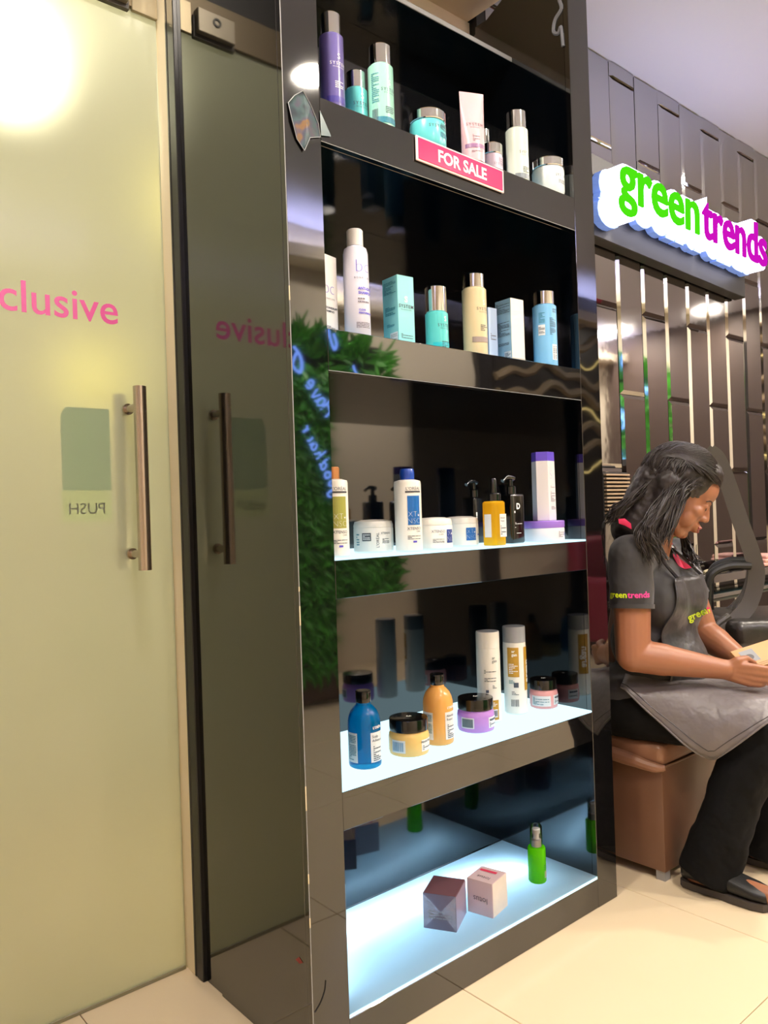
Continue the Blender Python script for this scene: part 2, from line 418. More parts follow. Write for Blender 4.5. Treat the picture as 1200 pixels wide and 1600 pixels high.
P = [(.042, -.002, .040), (.066, -.002, .0), (.070, -.002, -.008), (.042, -.003, -.014)]
mesh('film', P, [(0, 1, 2, 3)], mat('sticker_teal', (70, 92, 92), .25), st, smooth=False)
# pale curl on the right inner face, scratch and a red tape scrap
def curve_pts(P, n=8):
    P = [Vector(p) for p in P]; out = []
    for i in range(len(P)-1):
        p0 = P[max(i-1, 0)]; p1 = P[i]; p2 = P[i+1]; p3 = P[min(i+2, len(P)-1)]
        for k in range(n):
            t = k/n; out.append(.5*((2*p1)+(-p0+p2)*t+(2*p0-5*p1+4*p2-p3)*t*t+(-p0+3*p1-3*p2+p3)*t**3))
    out.append(P[-1]); return out
def onlin(y, z): return (XR-.0012, y, z)
cur = curve_pts([onlin(.012, 2.66), onlin(.028, 2.645), onlin(.022, 2.612), onlin(.045, 2.590), onlin(.052, 2.560), onlin(.036, 2.545), onlin(.026, 2.560), onlin(.022, 2.53), onlin(.02, 2.50)], 6)
G().tube(cur, .0055, 6).obj('pale_swirl', mat('swirl_grey', (110, 112, 120), .6), cab)
sc_ = curve_pts([(.034, -.0006, .189), (.031, -.0006, .17), (.020, -.0006, .15), (.004, -.0006, .135)], 5)
G().tube(sc_, .0011, 5).obj('scratch', M['dark'], cab)
rs = mesh('tape_scrap', [(-.0008, .030, .226), (-.0008, .044, .233), (-.0008, .058, .222), (-.0008, .043, .219), (-.0003, .044, .226)], [(0, 4, 3), (3, 4, 2), (2, 4, 1), (1, 4, 0)], mat('red_tape', (120, 26, 18), .5), smooth=False)
tag(rs, 'small red diamond tape scrap on the cabinet lower left side', 'tape')

# ------------------------------------------------------------------ glass door
YD = 0.556
dz1 = 2.457
fr = bpy.data.materials.new('frosted_door'); fr.use_nodes = True; nt = fr.node_tree; nt.nodes.remove(nt.nodes['Principled BSDF'])
N = nt.nodes.new; Lk = nt.links.new
rf = N('ShaderNodeBsdfRefraction'); rf.inputs['Color'].default_value = (.86, .89, .82, 1); rf.inputs['Roughness'].default_value = .55; rf.inputs['IOR'].default_value = 1.33
tl = N('ShaderNodeBsdfTranslucent'); tl.inputs[0].default_value = (.76, .81, .73, 1)
df = N('ShaderNodeBsdfDiffuse'); df.inputs[0].default_value = (.50, .53, .47, 1)
gl = N('ShaderNodeBsdfGlossy'); gl.inputs[0].default_value = (1, 1, 1, 1); gl.inputs[1].default_value = .12
m1 = N('ShaderNodeMixShader'); m1.inputs[0].default_value = .42; Lk(rf.outputs[0], m1.inputs[1]); Lk(tl.outputs[0], m1.inputs[2])
m2 = N('ShaderNodeMixShader'); m2.inputs[0].default_value = .22; Lk(m1.outputs[0], m2.inputs[1]); Lk(df.outputs[0], m2.inputs[2])
fn = N('ShaderNodeFresnel'); fn.inputs[0].default_value = 1.4
m3 = N('ShaderNodeMixShader'); Lk(fn.outputs[0], m3.inputs[0]); Lk(m2.outputs[0], m3.inputs[1]); Lk(gl.outputs[0], m3.inputs[2])
Lk(m3.outputs[0], nt.nodes['Material Output'].inputs[0])
door = bpy.data.objects.new('door_1', None); COL.objects.link(door); door.location = (-.49, YD, 0); tag(door, 'frosted glass door with pink lettering and steel pull bar', kind='structure')
edge_m = mat('door_glass_edge', (196, 200, 168), .15, ior=1.5)
gp = G().box((-.46, 0, .008), (.480, .010, dz1))
mesh('glass_pane', gp.v, gp.f, parent=door, smooth=False, mats=[fr, cl, edge_m], mi=[2, 2, 0, 2, 1, 2])
def dbox(name, a, b, m, label=None):
    o = G().rbox(tuple(a[i]-(-.49, YD, 0)[i] for i in range(3)), tuple(b[i]-(-.49, YD, 0)[i] for i in range(3)), .0015, 1).obj(name, m, door, smooth=False)
    if label: o['label'] = label
    return o
dbox('bottom_seal', (-.95, YD-.002, 0.0), (-.010, YD+.012, .010), mat('seal', (128, 124, 98), .4))
dbox('top_rail', (-.95, YD-.010, dz1), (-.012, YD+.02, 2.56), M['rail'])
dbox('rail_plate', (-.080, YD-.016, dz1-.012), (-.012, YD-.006, 2.53), mat('plate_metal', (150, 138, 112), .35, metal=.7))
dbox('lock', (-.205, YD-.034, 2.452), (-.095, YD-.004, 2.515), mat('lock_grey', (150, 142, 124), .4, metal=.5), 'grey patch lock with keyhole')
dbox('lock', (-.212, YD-.018, 2.440), (-.088, YD-.004, 2.500), mat('lock_dark', (60, 55, 46), .4))
G().lathe([(.006, 0), (.012, 0), (.012, .003), (.0075, .003), (.006, 0)], 24, caps=False).obj('keyhole_ring', M['blackmetal'], door).matrix_local = Matrix.Translation((-.150+.49, -.034, 2.49)) @ Matrix.Rotation(PI/2, 4, 'X')
# pull bars: one outside, one inside
def pull(yb, s):
    x = .371; h = G()
    bar = G().tube([(x+.003, yb, 1.037), (x+.003, yb, 1.484)], .0158, 24).obj('handle', M['steel'], door)
    for z in (1.076, 1.436):
        G().tube([(x, 0 if s < 0 else .01, z), (x+.002, yb, z)], .0095, 16).obj('standoff', M['steel'], bar)
        G().tube([(x, 0 if s < 0 else .01, z), (x, (0 if s < 0 else .01)+s*.007, z)], .014, 20).obj('rosette', M['steel'], bar)
    return bar
pull(-.070, -1)
pull(.080, 1)
# push sticker on the far face
tm = mat('push_sticker', (176, 202, 186), .6, transl=.85); tm2 = mat('push_sticker_strip', (236, 250, 214), .6, transl=.85)
g = G(); P = [(-.283, 1.235), (-.165, 1.235), (-.165, 1.434), (-.270, 1.434), (-.283, 1.414)]
mesh('push_sticker', [(x+.49, .0011, z) for x, z in P], [tuple(range(5))], tm, door, smooth=False)
P = [(-.285, 1.160), (-.167, 1.160), (-.167, 1.235), (-.285, 1.235)]
mesh('push_sticker', [(x+.49, .0011, z) for x, z in P], [tuple(range(4))], tm2, door, smooth=False)
V, F = on_plane(text_geo('PUSH', .038, 0, 3), (-.226+.49, .0006, 1.178), (-1, 0, 0), (0, 0, 1), lift=-.0); mesh('lettering', V, F, mat('push_ink', (40, 56, 40), .6), door, smooth=False)
pinkl = mat('pink_vinyl', (206, 88, 152), .22, coat=.3)
V, F = text_geo('exclusive', .105, .0008, 5, 'RIGHT')
V, F = on_plane((V, F), (-.133+.49, -.0003, 1.646), (1, 0, 0), (0, 0, 1)); mesh('lettering', V, F, pinkl, door, smooth=False)['label'] = 'pink vinyl word on the frosted glass'
# jamb, gasket and wall beyond
tag(G().rbox((-.006, .512, 0), (.012, .57, 2.95), .001, 1).obj('trim_2', M['jamb'], smooth=False), kind='structure')
tag(G().rbox((-.008, .502, 0), (.010, .5115, 2.95), .002, 1).obj('trim_3', M['blackmetal'], smooth=False), kind='structure')
tag(G().rbox((-.0075, .466, 0), (.010, .5005, 2.95), .002, 1).obj('trim_4', M['blackmetal'], smooth=False), kind='structure')
tag(G().box((-3.12, YD-.006, 2.562), (-.006, YD+.08, CEIL)).obj('wall_header', M['dark'], smooth=False), kind='structure')
tag(G().box((-3.12, YD, 0), (-.97, YD+.08, 2.56)).obj('wall_entrance', M['warmwall'], smooth=False), kind='structure')
# lamps of the inner room
def inner_lamp(name, p, r, c, s, label):
    t = thing(name, label, 'lamp', p)
    G().ell((0, 0, 0), (r, r, r)).obj('globe', glow(name+'_glow', c, s), t)
    G().tube([(0, 0, r*.96), (0, 0, 2.75-p[2])], .006, 8).obj('cord', M['blackmetal'], t)
_d = (FW + RT*((-28-600)/FPX) - UP*((92-800)/FPX)); _p = CAM + _d*((1.5-CAM.y)/_d.y)
inner_lamp('pendant_globe', (_p.x, _p.y, min(_p.z, 2.60)), .12, (255, 240, 205), 26, 'bright globe lamp glowing behind the frosted door upper left')
inner_lamp('small_globe', tuple(W(222, 372, 3.9)), .13, (255, 226, 120), 3.2, 'soft yellow globe lamp glimmering behind the door near its right edge')
inner_lamp('small_globe', tuple(W(88, 610, 3.7)), .12, (255, 226, 110), 2.6, 'soft yellow globe lamp glimmering behind the push sticker')
inner_lamp('pendant_globe', (.95, .95, .95), .12, (255, 238, 196), 30, 'added warm globe lamp hidden behind the cabinet to brighten the inner room')  # added fill lamp, low and out of view
inner_lamp('pendant_globe', (-2.2, 1.5, 2.2), .12, (255, 240, 214), 44, 'added warm globe lamp hidden left of the door to brighten the inner room')  # added fill lamp, out of view behind the entrance wall

# ------------------------------------------------------------------ sign on the tiled wall
sg = thing('salon_sign', 'lit green and magenta letter sign with a white halo on the tiled wall', 'sign', (1.755, .25, 2.291))
def letters(body, size, bold, extr, y, m, name, x0, x1, align='LEFT'):
    V, F = text_geo(body, size, bold, 4, align, extr)
    xs = [v[0] for v in V]; lo, hi = min(xs), max(xs); k = (x1-x0)/(hi-lo)
    V = [(x0+(v[0]-lo)*k, y-v[2], v[1]) for v in V]
    return mesh(name, V, F, m, sg, smooth=False)
gx = (-.120, .470); mx_ = (.500, 1.105)
face_g = glow('green_face', (80, 232, 20), 1.0); face_m = glow('magenta_face', (206, 20, 190), 1.0)
body_w = glow('white_halo', (226, 226, 255), 6.5); base_b = mat('acrylic_base', (140, 170, 235), .3, emit=(120, 160, 255), es=.42)
for body, xx, fmtl in (('green', gx, face_g), ('trends', mx_, face_m)):
    letters(body, .262, .004, .004, -.002, fmtl, 'letter_face', *xx)
    letters(body, .262, .017, .035, .042, body_w, 'letter_body', xx[0]-.013, xx[1]+.013)
    letters(body, .262, .022, .016, .095, base_b, 'letter_base', xx[0]-.018, xx[1]+.018)
sg.rotation_euler = (0, math.radians(2.0), 0)
bx = G().rbox((-.20, .112, -.115), (1.13, .166, .20), .003, 1).obj('backing_box', M['dark'], sg, smooth=False)
bx['label'] = 'dark backing box of the sign'

# ------------------------------------------------------------------ products
PM = {}
def pmat(c, rough=.35, transl=0., metal=0., trans=0., coat=.25):
    k = (c, rough, transl, metal, trans)
    if k not in PM: PM[k] = mat('pack_%d_%d_%d' % c, c, rough, metal, 1.42, trans, coat=coat, transl=transl)
    return PM[k]

def bottle(name, label, cat, loc, body, bm_, cap=None, cm_=None, extra=(), prints=(), rz=0, group=None, sq=None):
    """body/cap: lathe profiles; prints: (material, geo, radius, angle, z)"""
    rz += {2.051: -20, 1.555: -20, 1.0625: -32, .568: -16}.get(loc[2], 0) if not sq else 0
    t = thing(name, label, cat, loc, math.radians(rz), group)
    def mk(nm, prof, m, s=sq):
        g = G()
        if s:                                     # squared bottle: superellipse section
            n = 40; V = []; F = []; e, fx, fy = s
            for r, z in prof:
                for k in range(n):
                    a = 2*PI*k/n; c_, s_ = math.cos(a), math.sin(a)
                    V.append((r*fx*math.copysign(abs(c_)**e, c_), r*fy*math.copysign(abs(s_)**e, s_), z))
            for i in range(len(prof)-1):
                for k in range(n): F.append((i*n+k, i*n+(k+1) % n, (i+1)*n+(k+1) % n, (i+1)*n+k))
            F.append(tuple(range(n))[::-1]); F.append(tuple((len(prof)-1)*n+k for k in range(n))); g.add(V, F)
        else: g.lathe(prof, 36)
        return g.obj(nm, m, t)
    if body: mk('body', body, bm_)
    if cap: mk('cap', cap, cm_, None if not sq else (sq if len(sq) < 4 else None))
    for nm, prof, m in extra: mk(nm, prof, m, None)
    for nm, m, geo, r, ang, z in prints:
        V, F = on_cyl(geo, r, ang, z) if not sq else on_plane(geo, (r*sq[1]*math.sin(math.radians(ang)), -r*sq[2], z), (1, 0, 0), (0, 0, 1))
        mesh(nm, V, F, m, t, smooth=False)
    return t

def cyl(r, h, e=.002, z0=0.0): return [(r-e, z0), (r, z0+e), (r, z0+h-e), (r-e, z0+h)]
INK = M['ink']; WINK = M['whiteink']
PINK = mat('grey_ink', (120, 112, 124), .6); TEAL = mat('teal_ink', (28, 120, 140), .5); VIO = mat('violet_ink', (90, 80, 200), .5)
STK = mat('white_sticker', (236, 240, 244), .5, transl=.2)

def sysprints(r, ang, z, s, ink=INK, band=None, zb=None):
    out = [('lettering', ink, text_geo('SYSTEM', s, 0, 2, spacing=1.3), r, ang, z), ('lettering', ink, text_geo('PROFESSIONAL', s*.36, 0, 1, spacing=1.2), r, ang, z-s*.55),
           ('lettering', ink if ink is not INK else WINK, text_geo('S', s*1.7, 0, 2), r, ang, z+s*1.3),
           ('fine_print', ink, lines(r*.8, s*1.6, 4, int(z*1e4)), r, ang, z-s*4.2)]
    if band: out.append(('band', band, quad(-r*1.0, -.007, r*1.0, .007), r, ang-8, zb))
    return out
A, B, Cc, Dd, Ee = Z['A0'], Z['B0'], Z['C0'], Z['D0'], Z['E0']
# --- top shelf
purple = pmat((98, 88, 150), .3); turq = pmat((96, 196, 200), .3); mint = pmat((150, 206, 190), .3)
r = .0275; bottle('shampoo_bottle', 'tall purple bottle with silver cap at the left end of top shelf', 'bottle', (.170, .052, A), cyl(r, .178), purple, cyl(.0222, .050, z0=.1785), M['chrome'],
    prints=sysprints(r, 18, .105, .0105, WINK, mat('deep_violet', (62, 50, 140), .4), .028), extra=[('foot', cyl(r+.0003, .012, .001), M['white'])])
r = .0265; bottle('treatment_bottle', 'short turquoise bottle with silver cap behind the purple bottle', 'bottle', (.268, .088, A), cyl(r, .105), turq, cyl(.0232, .042, z0=.1055), M['chrome'], prints=sysprints(r, 14, .062, .0112))
r = .0302; bottle('shampoo_bottle', 'tall mint green bottle with silver cap and white foot on top shelf', 'bottle', (.314, .0505, A), cyl(r, .158), mint, cyl(.0265, .049, z0=.1585), M['chrome'],
    prints=sysprints(r, 20, .092, .0105, INK, TEAL, .024)+[('barcode', INK, barcode(.016, .03, 3), r, -52, .035), ('fine_print', TEAL, lines(.02, .07, 16, 5), r, -48, .10)], extra=[('foot', cyl(r+.0003, .014, .001), M['white'])])
def jar(name, label, loc, r, h, bm_, lid, lh, prints=(), rz=0, lidr=1.0, group=None):
    prof = [(r*.80, 0), (r*.93, .003), (r, h*.15), (r, h-lh-.007), (r*.95, h-lh-.001), (r*.9, h-lh)]
    return bottle(name, label, 'jar', loc, prof, bm_, [(r*lidr-.0015, h-lh+.0004), (r*lidr, h-lh+.002), (r*lidr, h-.003), (r*lidr-.002, h-.0004), (r*lidr-.004, h)], lid, prints=prints, rz=rz, group=group)
jar('hair_mask_jar', 'turquoise jar with silver lid left of the pink tube', (.465, .050, A), .0452, .094, turq, M['chrome'], .026,
    prints=[('lettering', INK, text_geo('SYSTEM', .011, 0, 2, spacing=1.3), .0452, 8, .045), ('fine_print', INK, lines(.03, .016, 5, 8), .0452, 40, .05), ('band', TEAL, quad(-.018, -.006, .018, .006), .0452, 42, .030)])
# squeeze tube standing on its cap
t = thing('squeeze_tube', 'pink squeeze tube standing on its cap in the middle of top shelf', 'tube', (.644, .062, A), math.radians(-24))
g = G(); n = 28; V = []; F = []
prof = [(0.022, .030, .030), (.030, .030, .030), (.08, .0315, .026), (.14, .033, .015), (.195, .0345, .003), (.214, .035, .0012)]
for z, rx, ry in prof:
    for k in range(n):
        a = 2*PI*k/n; V.append((rx*math.cos(a), ry*math.sin(a), z))
for i in range(len(prof)-1):
    for k in range(n): F.append((i*n+k, i*n+(k+1) % n, (i+1)*n+(k+1) % n, (i+1)*n+k))
F.append(tuple(range(n))[::-1]); F.append(tuple((len(prof)-1)*n+k for k in range(n)))
tubem = pmat((222, 182, 190), .28)
mesh('body', V, F, tubem, t); G().lathe(cyl(.0285, .0215), 32).obj('cap', M['chrome'], t)
def tubefront(geo, z, ang=0):
    out = []
    for u, v, w in geo[0]:
        zz = z+v; i = max(k for k in range(len(prof)) if prof[k][0] <= max(zz, .022)); i = min(i, len(prof)-2)
        f = (zz-prof[i][0])/(prof[i+1][0]-prof[i][0]); rx = prof[i][1]+(prof[i+1][1]-prof[i][1])*f; ry = prof[i][2]+(prof[i+1][2]-prof[i][2])*f
        s = max(-.95, min(.95, u/rx)); out.append((rx*s, -ry*math.sqrt(1-s*s)-.0008, zz))
    return out, geo[1]
for geo, z, m_ in ((text_geo('SYSTEM', .0118, 0, 2, spacing=1.3), .118, PINK), (text_geo('PROFESSIONAL', .004, 0, 1), .112, PINK), (subdiv_u(*quad(-.028, -.0055, .028, .0055), .004), .062, mat('mauve_band', (150, 110, 150), .4)), (lines(.02, .02, 5, 4), .084, PINK), (lines(.03, .006, 2, 5), .046, PINK)):
    V, F = tubefront(geo, z); mesh('lettering', V, F, m_, t, smooth=False)
r = .0165; bottle('serum_bottle', 'small pale bottle with silver cap half hidden behind pink tube', 'bottle', (.790, .150, A), cyl(r, .150), pmat((206, 216, 222)), cyl(.0150, .042, z0=.1505), M['chrome'])
jar('hair_mask_jar', 'small pale pink jar with silver lid right of the pink tube', (.742, .082, A), .0295, .108, pmat((214, 196, 214), .3), M['chrome'], .030,
    prints=[('lettering', PINK, text_geo('SYSTEM', .009, 0, 2, spacing=1.2), .0295, 14, .045), ('fine_print', PINK, lines(.02, .012, 4, 4), .0295, 30, .06)])
r = .0308; bottle('shampoo_bottle', 'pale green white bottle with silver cap near right end of top shelf', 'bottle', (.811, .049, A), cyl(r, .155), pmat((208, 218, 206), .3), cyl(.0272, .050, z0=.1555), M['chrome'],
    prints=sysprints(r, 20, .082, .0105, INK, mat('grey_band', (120, 128, 134), .4), .020))
jar('hair_mask_jar', 'white jar with silver lid at the right end of top shelf', (.9500, .0510, A), .0462, .108, pmat((224, 230, 230), .3, transl=.1), M['chrome'], .026,
    prints=[('lettering', INK, text_geo('SYSTEM', .0105, 0, 2, spacing=1.3), .0462, 20, .050), ('fine_print', INK, lines(.03, .012, 3, 8), .0462, 24, .036)])

# --- second shelf
def carton(name, label, loc, sx, sy, h, m, rz, faces=(), group=None, mside=None):
    t = thing(name, label, 'box', loc, math.radians(rz), group)
    gg = G().rbox((-sx/2, -sy/2, 0), (sx/2, sy/2, h), .0006, 1); gg.obj('body', m, t, smooth=False)
    for nm, mm, geo, face, z in faces:
        o, rv = {'f': ((0, -sy/2, z), (1, 0, 0)), 'l': ((-sx/2, 0, z), (0, -1, 0)), 'r': ((sx/2, 0, z), (0, 1, 0))}[face]
        V, F = on_plane(geo, o, rv, (0, 0, 1), .0007); mesh(nm, V, F, mm, t, smooth=False)
    return t
bcface = lambda: [('lettering', VIO, text_geo('bc', .042, -.0012, 4), 'f', .098), ('lettering', INK, text_geo('BONACURE', .0055, 0, 2, spacing=1.5), 'f', .085), ('lettering', INK, shift(text_geo('ANTI-DANDRUFF', .0068, .0002, 2), 0, 0), 'f', .064),
    ('lettering', INK, text_geo('SHAMPOO', .0068, .0002, 2), 'f', .056), ('fine_print', INK, lines(.034, .012, 4, 3), 'f', .020)]
carton('product_box', 'white carton with thin violet lettering at left end of second shelf', (.146, .088, B), .060, .046, .186, M['whitecard'], 14, bcface())
r = .0302
bc = bottle('shampoo_bottle', 'tall white bottle with thin violet lettering on second shelf', 'bottle', (.222, .054, B), [(.029, 0), (r, .003), (r*.985, .10), (r*.95, .196), (r*.86, .207), (r*.6, .213)], mat('bc_white', (226, 224, 240), .3, coat=.3, transl=.1),
    [(.0188, .2135), (.0188, .249), (.0165, .252)], M['white'], prints=[('lettering', VIO, text_geo('bc', .042, -.0012, 4), r, 12, .148), ('lettering', INK, text_geo('BONACURE', .006, 0, 2, spacing=1.5), r, 12, .133),
    ('lettering', VIO, text_geo('ANTI-DANDRUFF', .0085, .0003, 2, 'LEFT'), r, -12, .108), ('lettering', VIO, text_geo('SHAMPOO', .0085, .0003, 2, 'LEFT'), r, -12, .098), ('fine_print', PINK, lines(.03, .014, 2, 3), r, 14, .084),
    ('lettering', VIO, text_geo('CLEAR', .006, .0002, 2, 'LEFT'), r, -12, .060), ('lettering', VIO, text_geo('PERFORMANCE', .006, .0002, 2, 'LEFT'), r, -12, .053), ('fine_print', PINK, lines(.036, .014, 4, 6), r, 10, .028)])
carton('product_box', 'turquoise carton with grey lettering left of the short turquoise bottle', (.372, .078, B), .050, .060, .172, pmat((140, 212, 216), .4), -4,
    [('lettering', INK, text_geo('SYSTEM', .0115, .0002, 2, spacing=1.2), 'f', .094), ('lettering', INK, text_geo('PROFESSIONAL', .0042, 0, 1, spacing=1.2), 'f', .088), ('lettering', WINK, text_geo('S', .02, .0008, 3), 'f', .108), ('fine_print', INK, lines(.034, .012, 4, 4), 'f', .026),
     ('band', mat('teal_foot', (24, 176, 190), .4), quad(-.0245, -.005, .0245, .005), 'f', .006),
     ('fine_print', TEAL, lines(.048, .030, 10, 9), 'l', .146), ('fine_print', TEAL, lines(.040, .022, 6, 2), 'l', .090), ('fine_print', TEAL, lines(.03, .008, 3, 2), 'l', .055), ('sticker', STK, shift(quad(-.015, -.012, .015, .012), .012, 0), 'l', .024), ('barcode', INK, shift(lines(.025, .018, 6, 8), .012, 0), 'l', .024)])
r = .0288; bottle('treatment_bottle', 'short turquoise bottle with tall mirror silver cap on second shelf', 'bottle', (.482, .058, B), cyl(r, .098), pmat((88, 196, 196), .3), cyl(.0268, .065, z0=.0985), M['chrome'],
    prints=sysprints(r, 22, .060, .0105, INK)+[('band', mat('teal_foot2', (30, 186, 198), .4), quad(-r, -.005, r, .005), r, 10, .016)])
r = .0318; bottle('shampoo_bottle', 'tall beige gold bottle with silver cap on second shelf', 'bottle', (.616, .051, B), cyl(r, .178), pmat((206, 190, 152), .3), cyl(.0282, .038, z0=.1785), M['chrome'],
    prints=sysprints(r, 22, .118, .0108, INK, mat('taupe_band', (150, 134, 128), .4), .042), extra=[])
carton('product_box', 'small white blue carton hidden behind the beige gold bottle', (.741, .115, B), .034, .036, .160, pmat((196, 214, 246), .4), -4, [('fine_print', PINK, lines(.02, .02, 4, 4), 'f', .08)])
carton('product_box', 'white carton with pale blue printed side right of beige gold bottle', (.792, .080, B), .052, .058, .182, pmat((228, 222, 214), .45), -3,
    [('panel', pmat((150, 190, 214), .45), quad(-.0285, -.0905, .0285, .0905), 'l', .091), ('band', mat('card_foot', (190, 180, 170), .5), quad(-.0255, -.008, .0255, .008), 'f', .010)])
_c = [o for o in bpy.data.objects if o.get('label', '').startswith('white carton with pale blue')][0]
for geo, z, mm in ((lines(.05, .03, 9, 4), .158, INK), (lines(.046, .04, 11, 5), .10, INK), (lines(.04, .008, 3, 6), .058, INK), (shift(quad(-.013, -.015, .013, .015), .014, 0), .022, STK), (shift(lines(.022, .022, 7, 3), .014, 0), .022, INK), (shift(quad(-.004, -.004, .004, .004), -.02, 0), .02, INK), (shift(quad(-.004, -.004, .004, .004), -.008, 0), .02, INK)):
    V, F = on_plane(geo, (-.026, 0, z), (0, -1, 0), (0, 0, 1), .0015 if mm is not STK else .0012); mesh('fine_print', V, F, mm, _c, smooth=False)
r = .0338; bl = pmat((118, 180, 226), .3)
bottle('shampoo_bottle', 'light blue bottle with silver cap and barcode at right end of second shelf', 'bottle', (.912, .052, B), cyl(r, .178), bl, cyl(.0302, .040, z0=.1785), M['chrome'],
    prints=[('sticker', STK, quad(-.010, -.022, .010, .022), r, 18, .042), ('barcode', INK, [(v, u, w) for u, v, w in barcode(.038, .014, 5)[0]] and (lambda gg: ([(p[1], p[0], 0) for p in gg[0]], [f[::-1] for f in gg[1]]))(barcode(.038, .014, 5)), r+.0006, 18, .042),
     ('fine_print', INK, lines(.022, .05, 18, 7), r, 10, .115), ('sticker', STK, quad(-.010, -.015, .010, .015), r, -48, .105), ('fine_print', INK, lines(.018, .02, 6, 2), r+.0006, -48, .105), ('fine_print', TEAL, lines(.018, .03, 8, 1), r, -46, .140), ('fine_print', INK, lines(.016, .012, 5, 12), r, 22, .160)])

# --- third shelf
xw = pmat((240, 236, 230), .32, transl=.12); xblue = mat('xt_blue', (24, 96, 168), .35); xgreen = mat('xt_green', (150, 150, 70), .35); xnavy = mat('xt_navy', (36, 60, 130), .35)
def xt_prints(r, ang, colm, z0=0):
    s = .9
    return [('lettering', INK, text_geo("L'ORÉAL", .0105, 0, 2), r, ang, .146), ('band', mat('ink_bar', (60, 60, 66), .5), quad(-.021, -.002, .021, .002), r, ang, .142), ('panel', colm, quad(-.0165, -.0345, .0165, .0345), r, ang, .098),
        ('lettering', WINK, text_geo('XTe', .0185, -.0006, 2), r+.0006, ang, .083), ('lettering', WINK, text_geo('NSO', .0185, -.0006, 2), r+.0006, ang, .067),
        ('lettering', INK, text_geo('XTENSO', .0095, 0, 2), r, ang, .052), ('lettering', INK, text_geo('CARE', .005, 0, 2, 'LEFT'), r, ang+8, .0465), ('fine_print', INK, lines(.036, .010, 3, 5), r, ang, .034), ('lettering', VIO, quad(-.005, -.0022, .005, .0022), r, ang, .024)]
r = .0325
prof = [(r*.9, 0), (r, .004), (r, .162), (r*.96, .168), (r*.6, .1715)]
bottle('shampoo_bottle', 'white bottle with copper cap and green panel at left end of third shelf', 'bottle', (.130, .046, Cc), prof, xw, [(.0150, .172), (.0150, .196), (.013, .1985)], mat('copper', (206, 140, 88), .3, metal=.5), prints=xt_prints(r, 20, xgreen))
bottle('shampoo_bottle', 'white bottle with blue cap and blue panel on third shelf', 'bottle', (.354, .048, Cc), prof, xw, [(.0172, .172), (.0178, .185), (.0165, .1955), (.0155, .1975)], mat('cap_blue', (22, 66, 160), .3, coat=.4), prints=xt_prints(r, 16, xblue))
def xjar(label, loc, r, ang, kind, rz=0):
    prof = [(r*.93, 0), (r, .004), (r, .058), (r*.98, .060)]
    lid = [(r*.995, .0604), (r*.995, .066), (r*.94, .0745), (r*.6, .0785), (r*.1, .0795)]
    pr = [('lettering', INK, text_geo('XTENSO', .0092, 0, 2), r, ang, .042), ('lettering', INK, text_geo('CARE', .005, 0, 2), r, ang+8, .036), ('fine_print', INK, lines(.03, .010, 4, 5), r, ang, .022)]
    if kind == 'blue': pr = [('panel', xblue, quad(-.016, -.0165, .016, .0165), r, ang, .0325), ('lettering', WINK, text_geo('XTe', .0165, -.0006, 2), r+.0006, ang, .034), ('lettering', WINK, text_geo('NSO', .0165, -.0006, 2), r+.0006, ang, .020), ('lettering', VIO, quad(-.004, -.002, .004, .002), r, ang+36, .030)]
    if kind == 'navy': pr += [('panel', xnavy, quad(-.013, -.0165, .013, .0165), r, ang+44, .0325), ('lettering', WINK, text_geo('Xe', .017, -.0006, 2), r+.0006, ang+44, .034), ('lettering', WINK, text_geo('NO', .017, -.0006, 2), r+.0006, ang+44, .020)]
    if kind == 'info': pr = [('panel', mat('info_grey', (84, 90, 96), .5), quad(-.0115, -.0095, .0115, .0095), r, ang-22, .038), ('fine_print', WINK, lines(.018, .014, 4, 5), r+.0006, ang-22, .038), ('lettering', INK, (lambda gg: ([(-p[1], p[0], 0) for p in gg[0]], gg[1]))(text_geo("L'ORÉAL", .0095, 0, 2)), r, ang+14, .030), ('lettering', INK, text_geo('XTENSO', .0072, 0, 2), r, ang+36, .044), ('fine_print', INK, lines(.020, .012, 5, 5), r, ang+36, .028), ('fine_print', TEAL, lines(.010, .03, 5, 5), r, ang-52, .032)]
    return bottle('hair_mask_jar', label, 'jar', loc, prof, xw, lid, xw, prints=pr, rz=rz)
xjar('white jar with grey info square between the copper and blue cap bottles', (.305, .122, Cc), .0482, -6, 'info')
xjar('white jar with navy panel just right of the blue cap bottle', (.452, .062, Cc), .0455, 2, 'navy')
xjar('white jar with light blue panel beside the yellow oil bottle', (.600, .112, Cc), .0470, 22, 'blue')
def pump(label, loc, hx, hy, h, rz, prints):
    t = thing('pump_bottle', label, 'bottle', loc, math.radians(rz))
    G().rbox((-hx, -hy, 0), (hx, hy, h), .006, 3).obj('body', M['black'], t)
    G().lathe([(.0145, h), (.0145, h+.020), (.0125, h+.022), (.0068, h+.023), (.0068, h+.040)], 24).obj('collar', M['black'], t)
    G().tube(curve_pts([(.014, 0, h+.0435), (0, 0, h+.0465), (-.016, 0, h+.046), (-.033, 0, h+.036)], 5), [.0072]*6+[.0066]*5+[.005]*5, 12).obj('nozzle', M['black'], t)
    for geo, face, z in prints:
        V, F = on_plane(geo, (0, -hy, z) if face == 'f' else (-hx, 0, z), (1, 0, 0) if face == 'f' else (0, -1, 0), (0, 0, 1), .0006); mesh('lettering', V, F, WINK, t, smooth=False)
    return t
pump('black pump bottle standing behind the white jars on third shelf', (.756, .205, Cc), .030, .024, .132, 4, [((lambda gg: ([(-p[1]-.02, p[0], 0) for p in gg[0]], gg[1]))(lines(.05, .007, 1, 3, .8)), 'f', .085)])
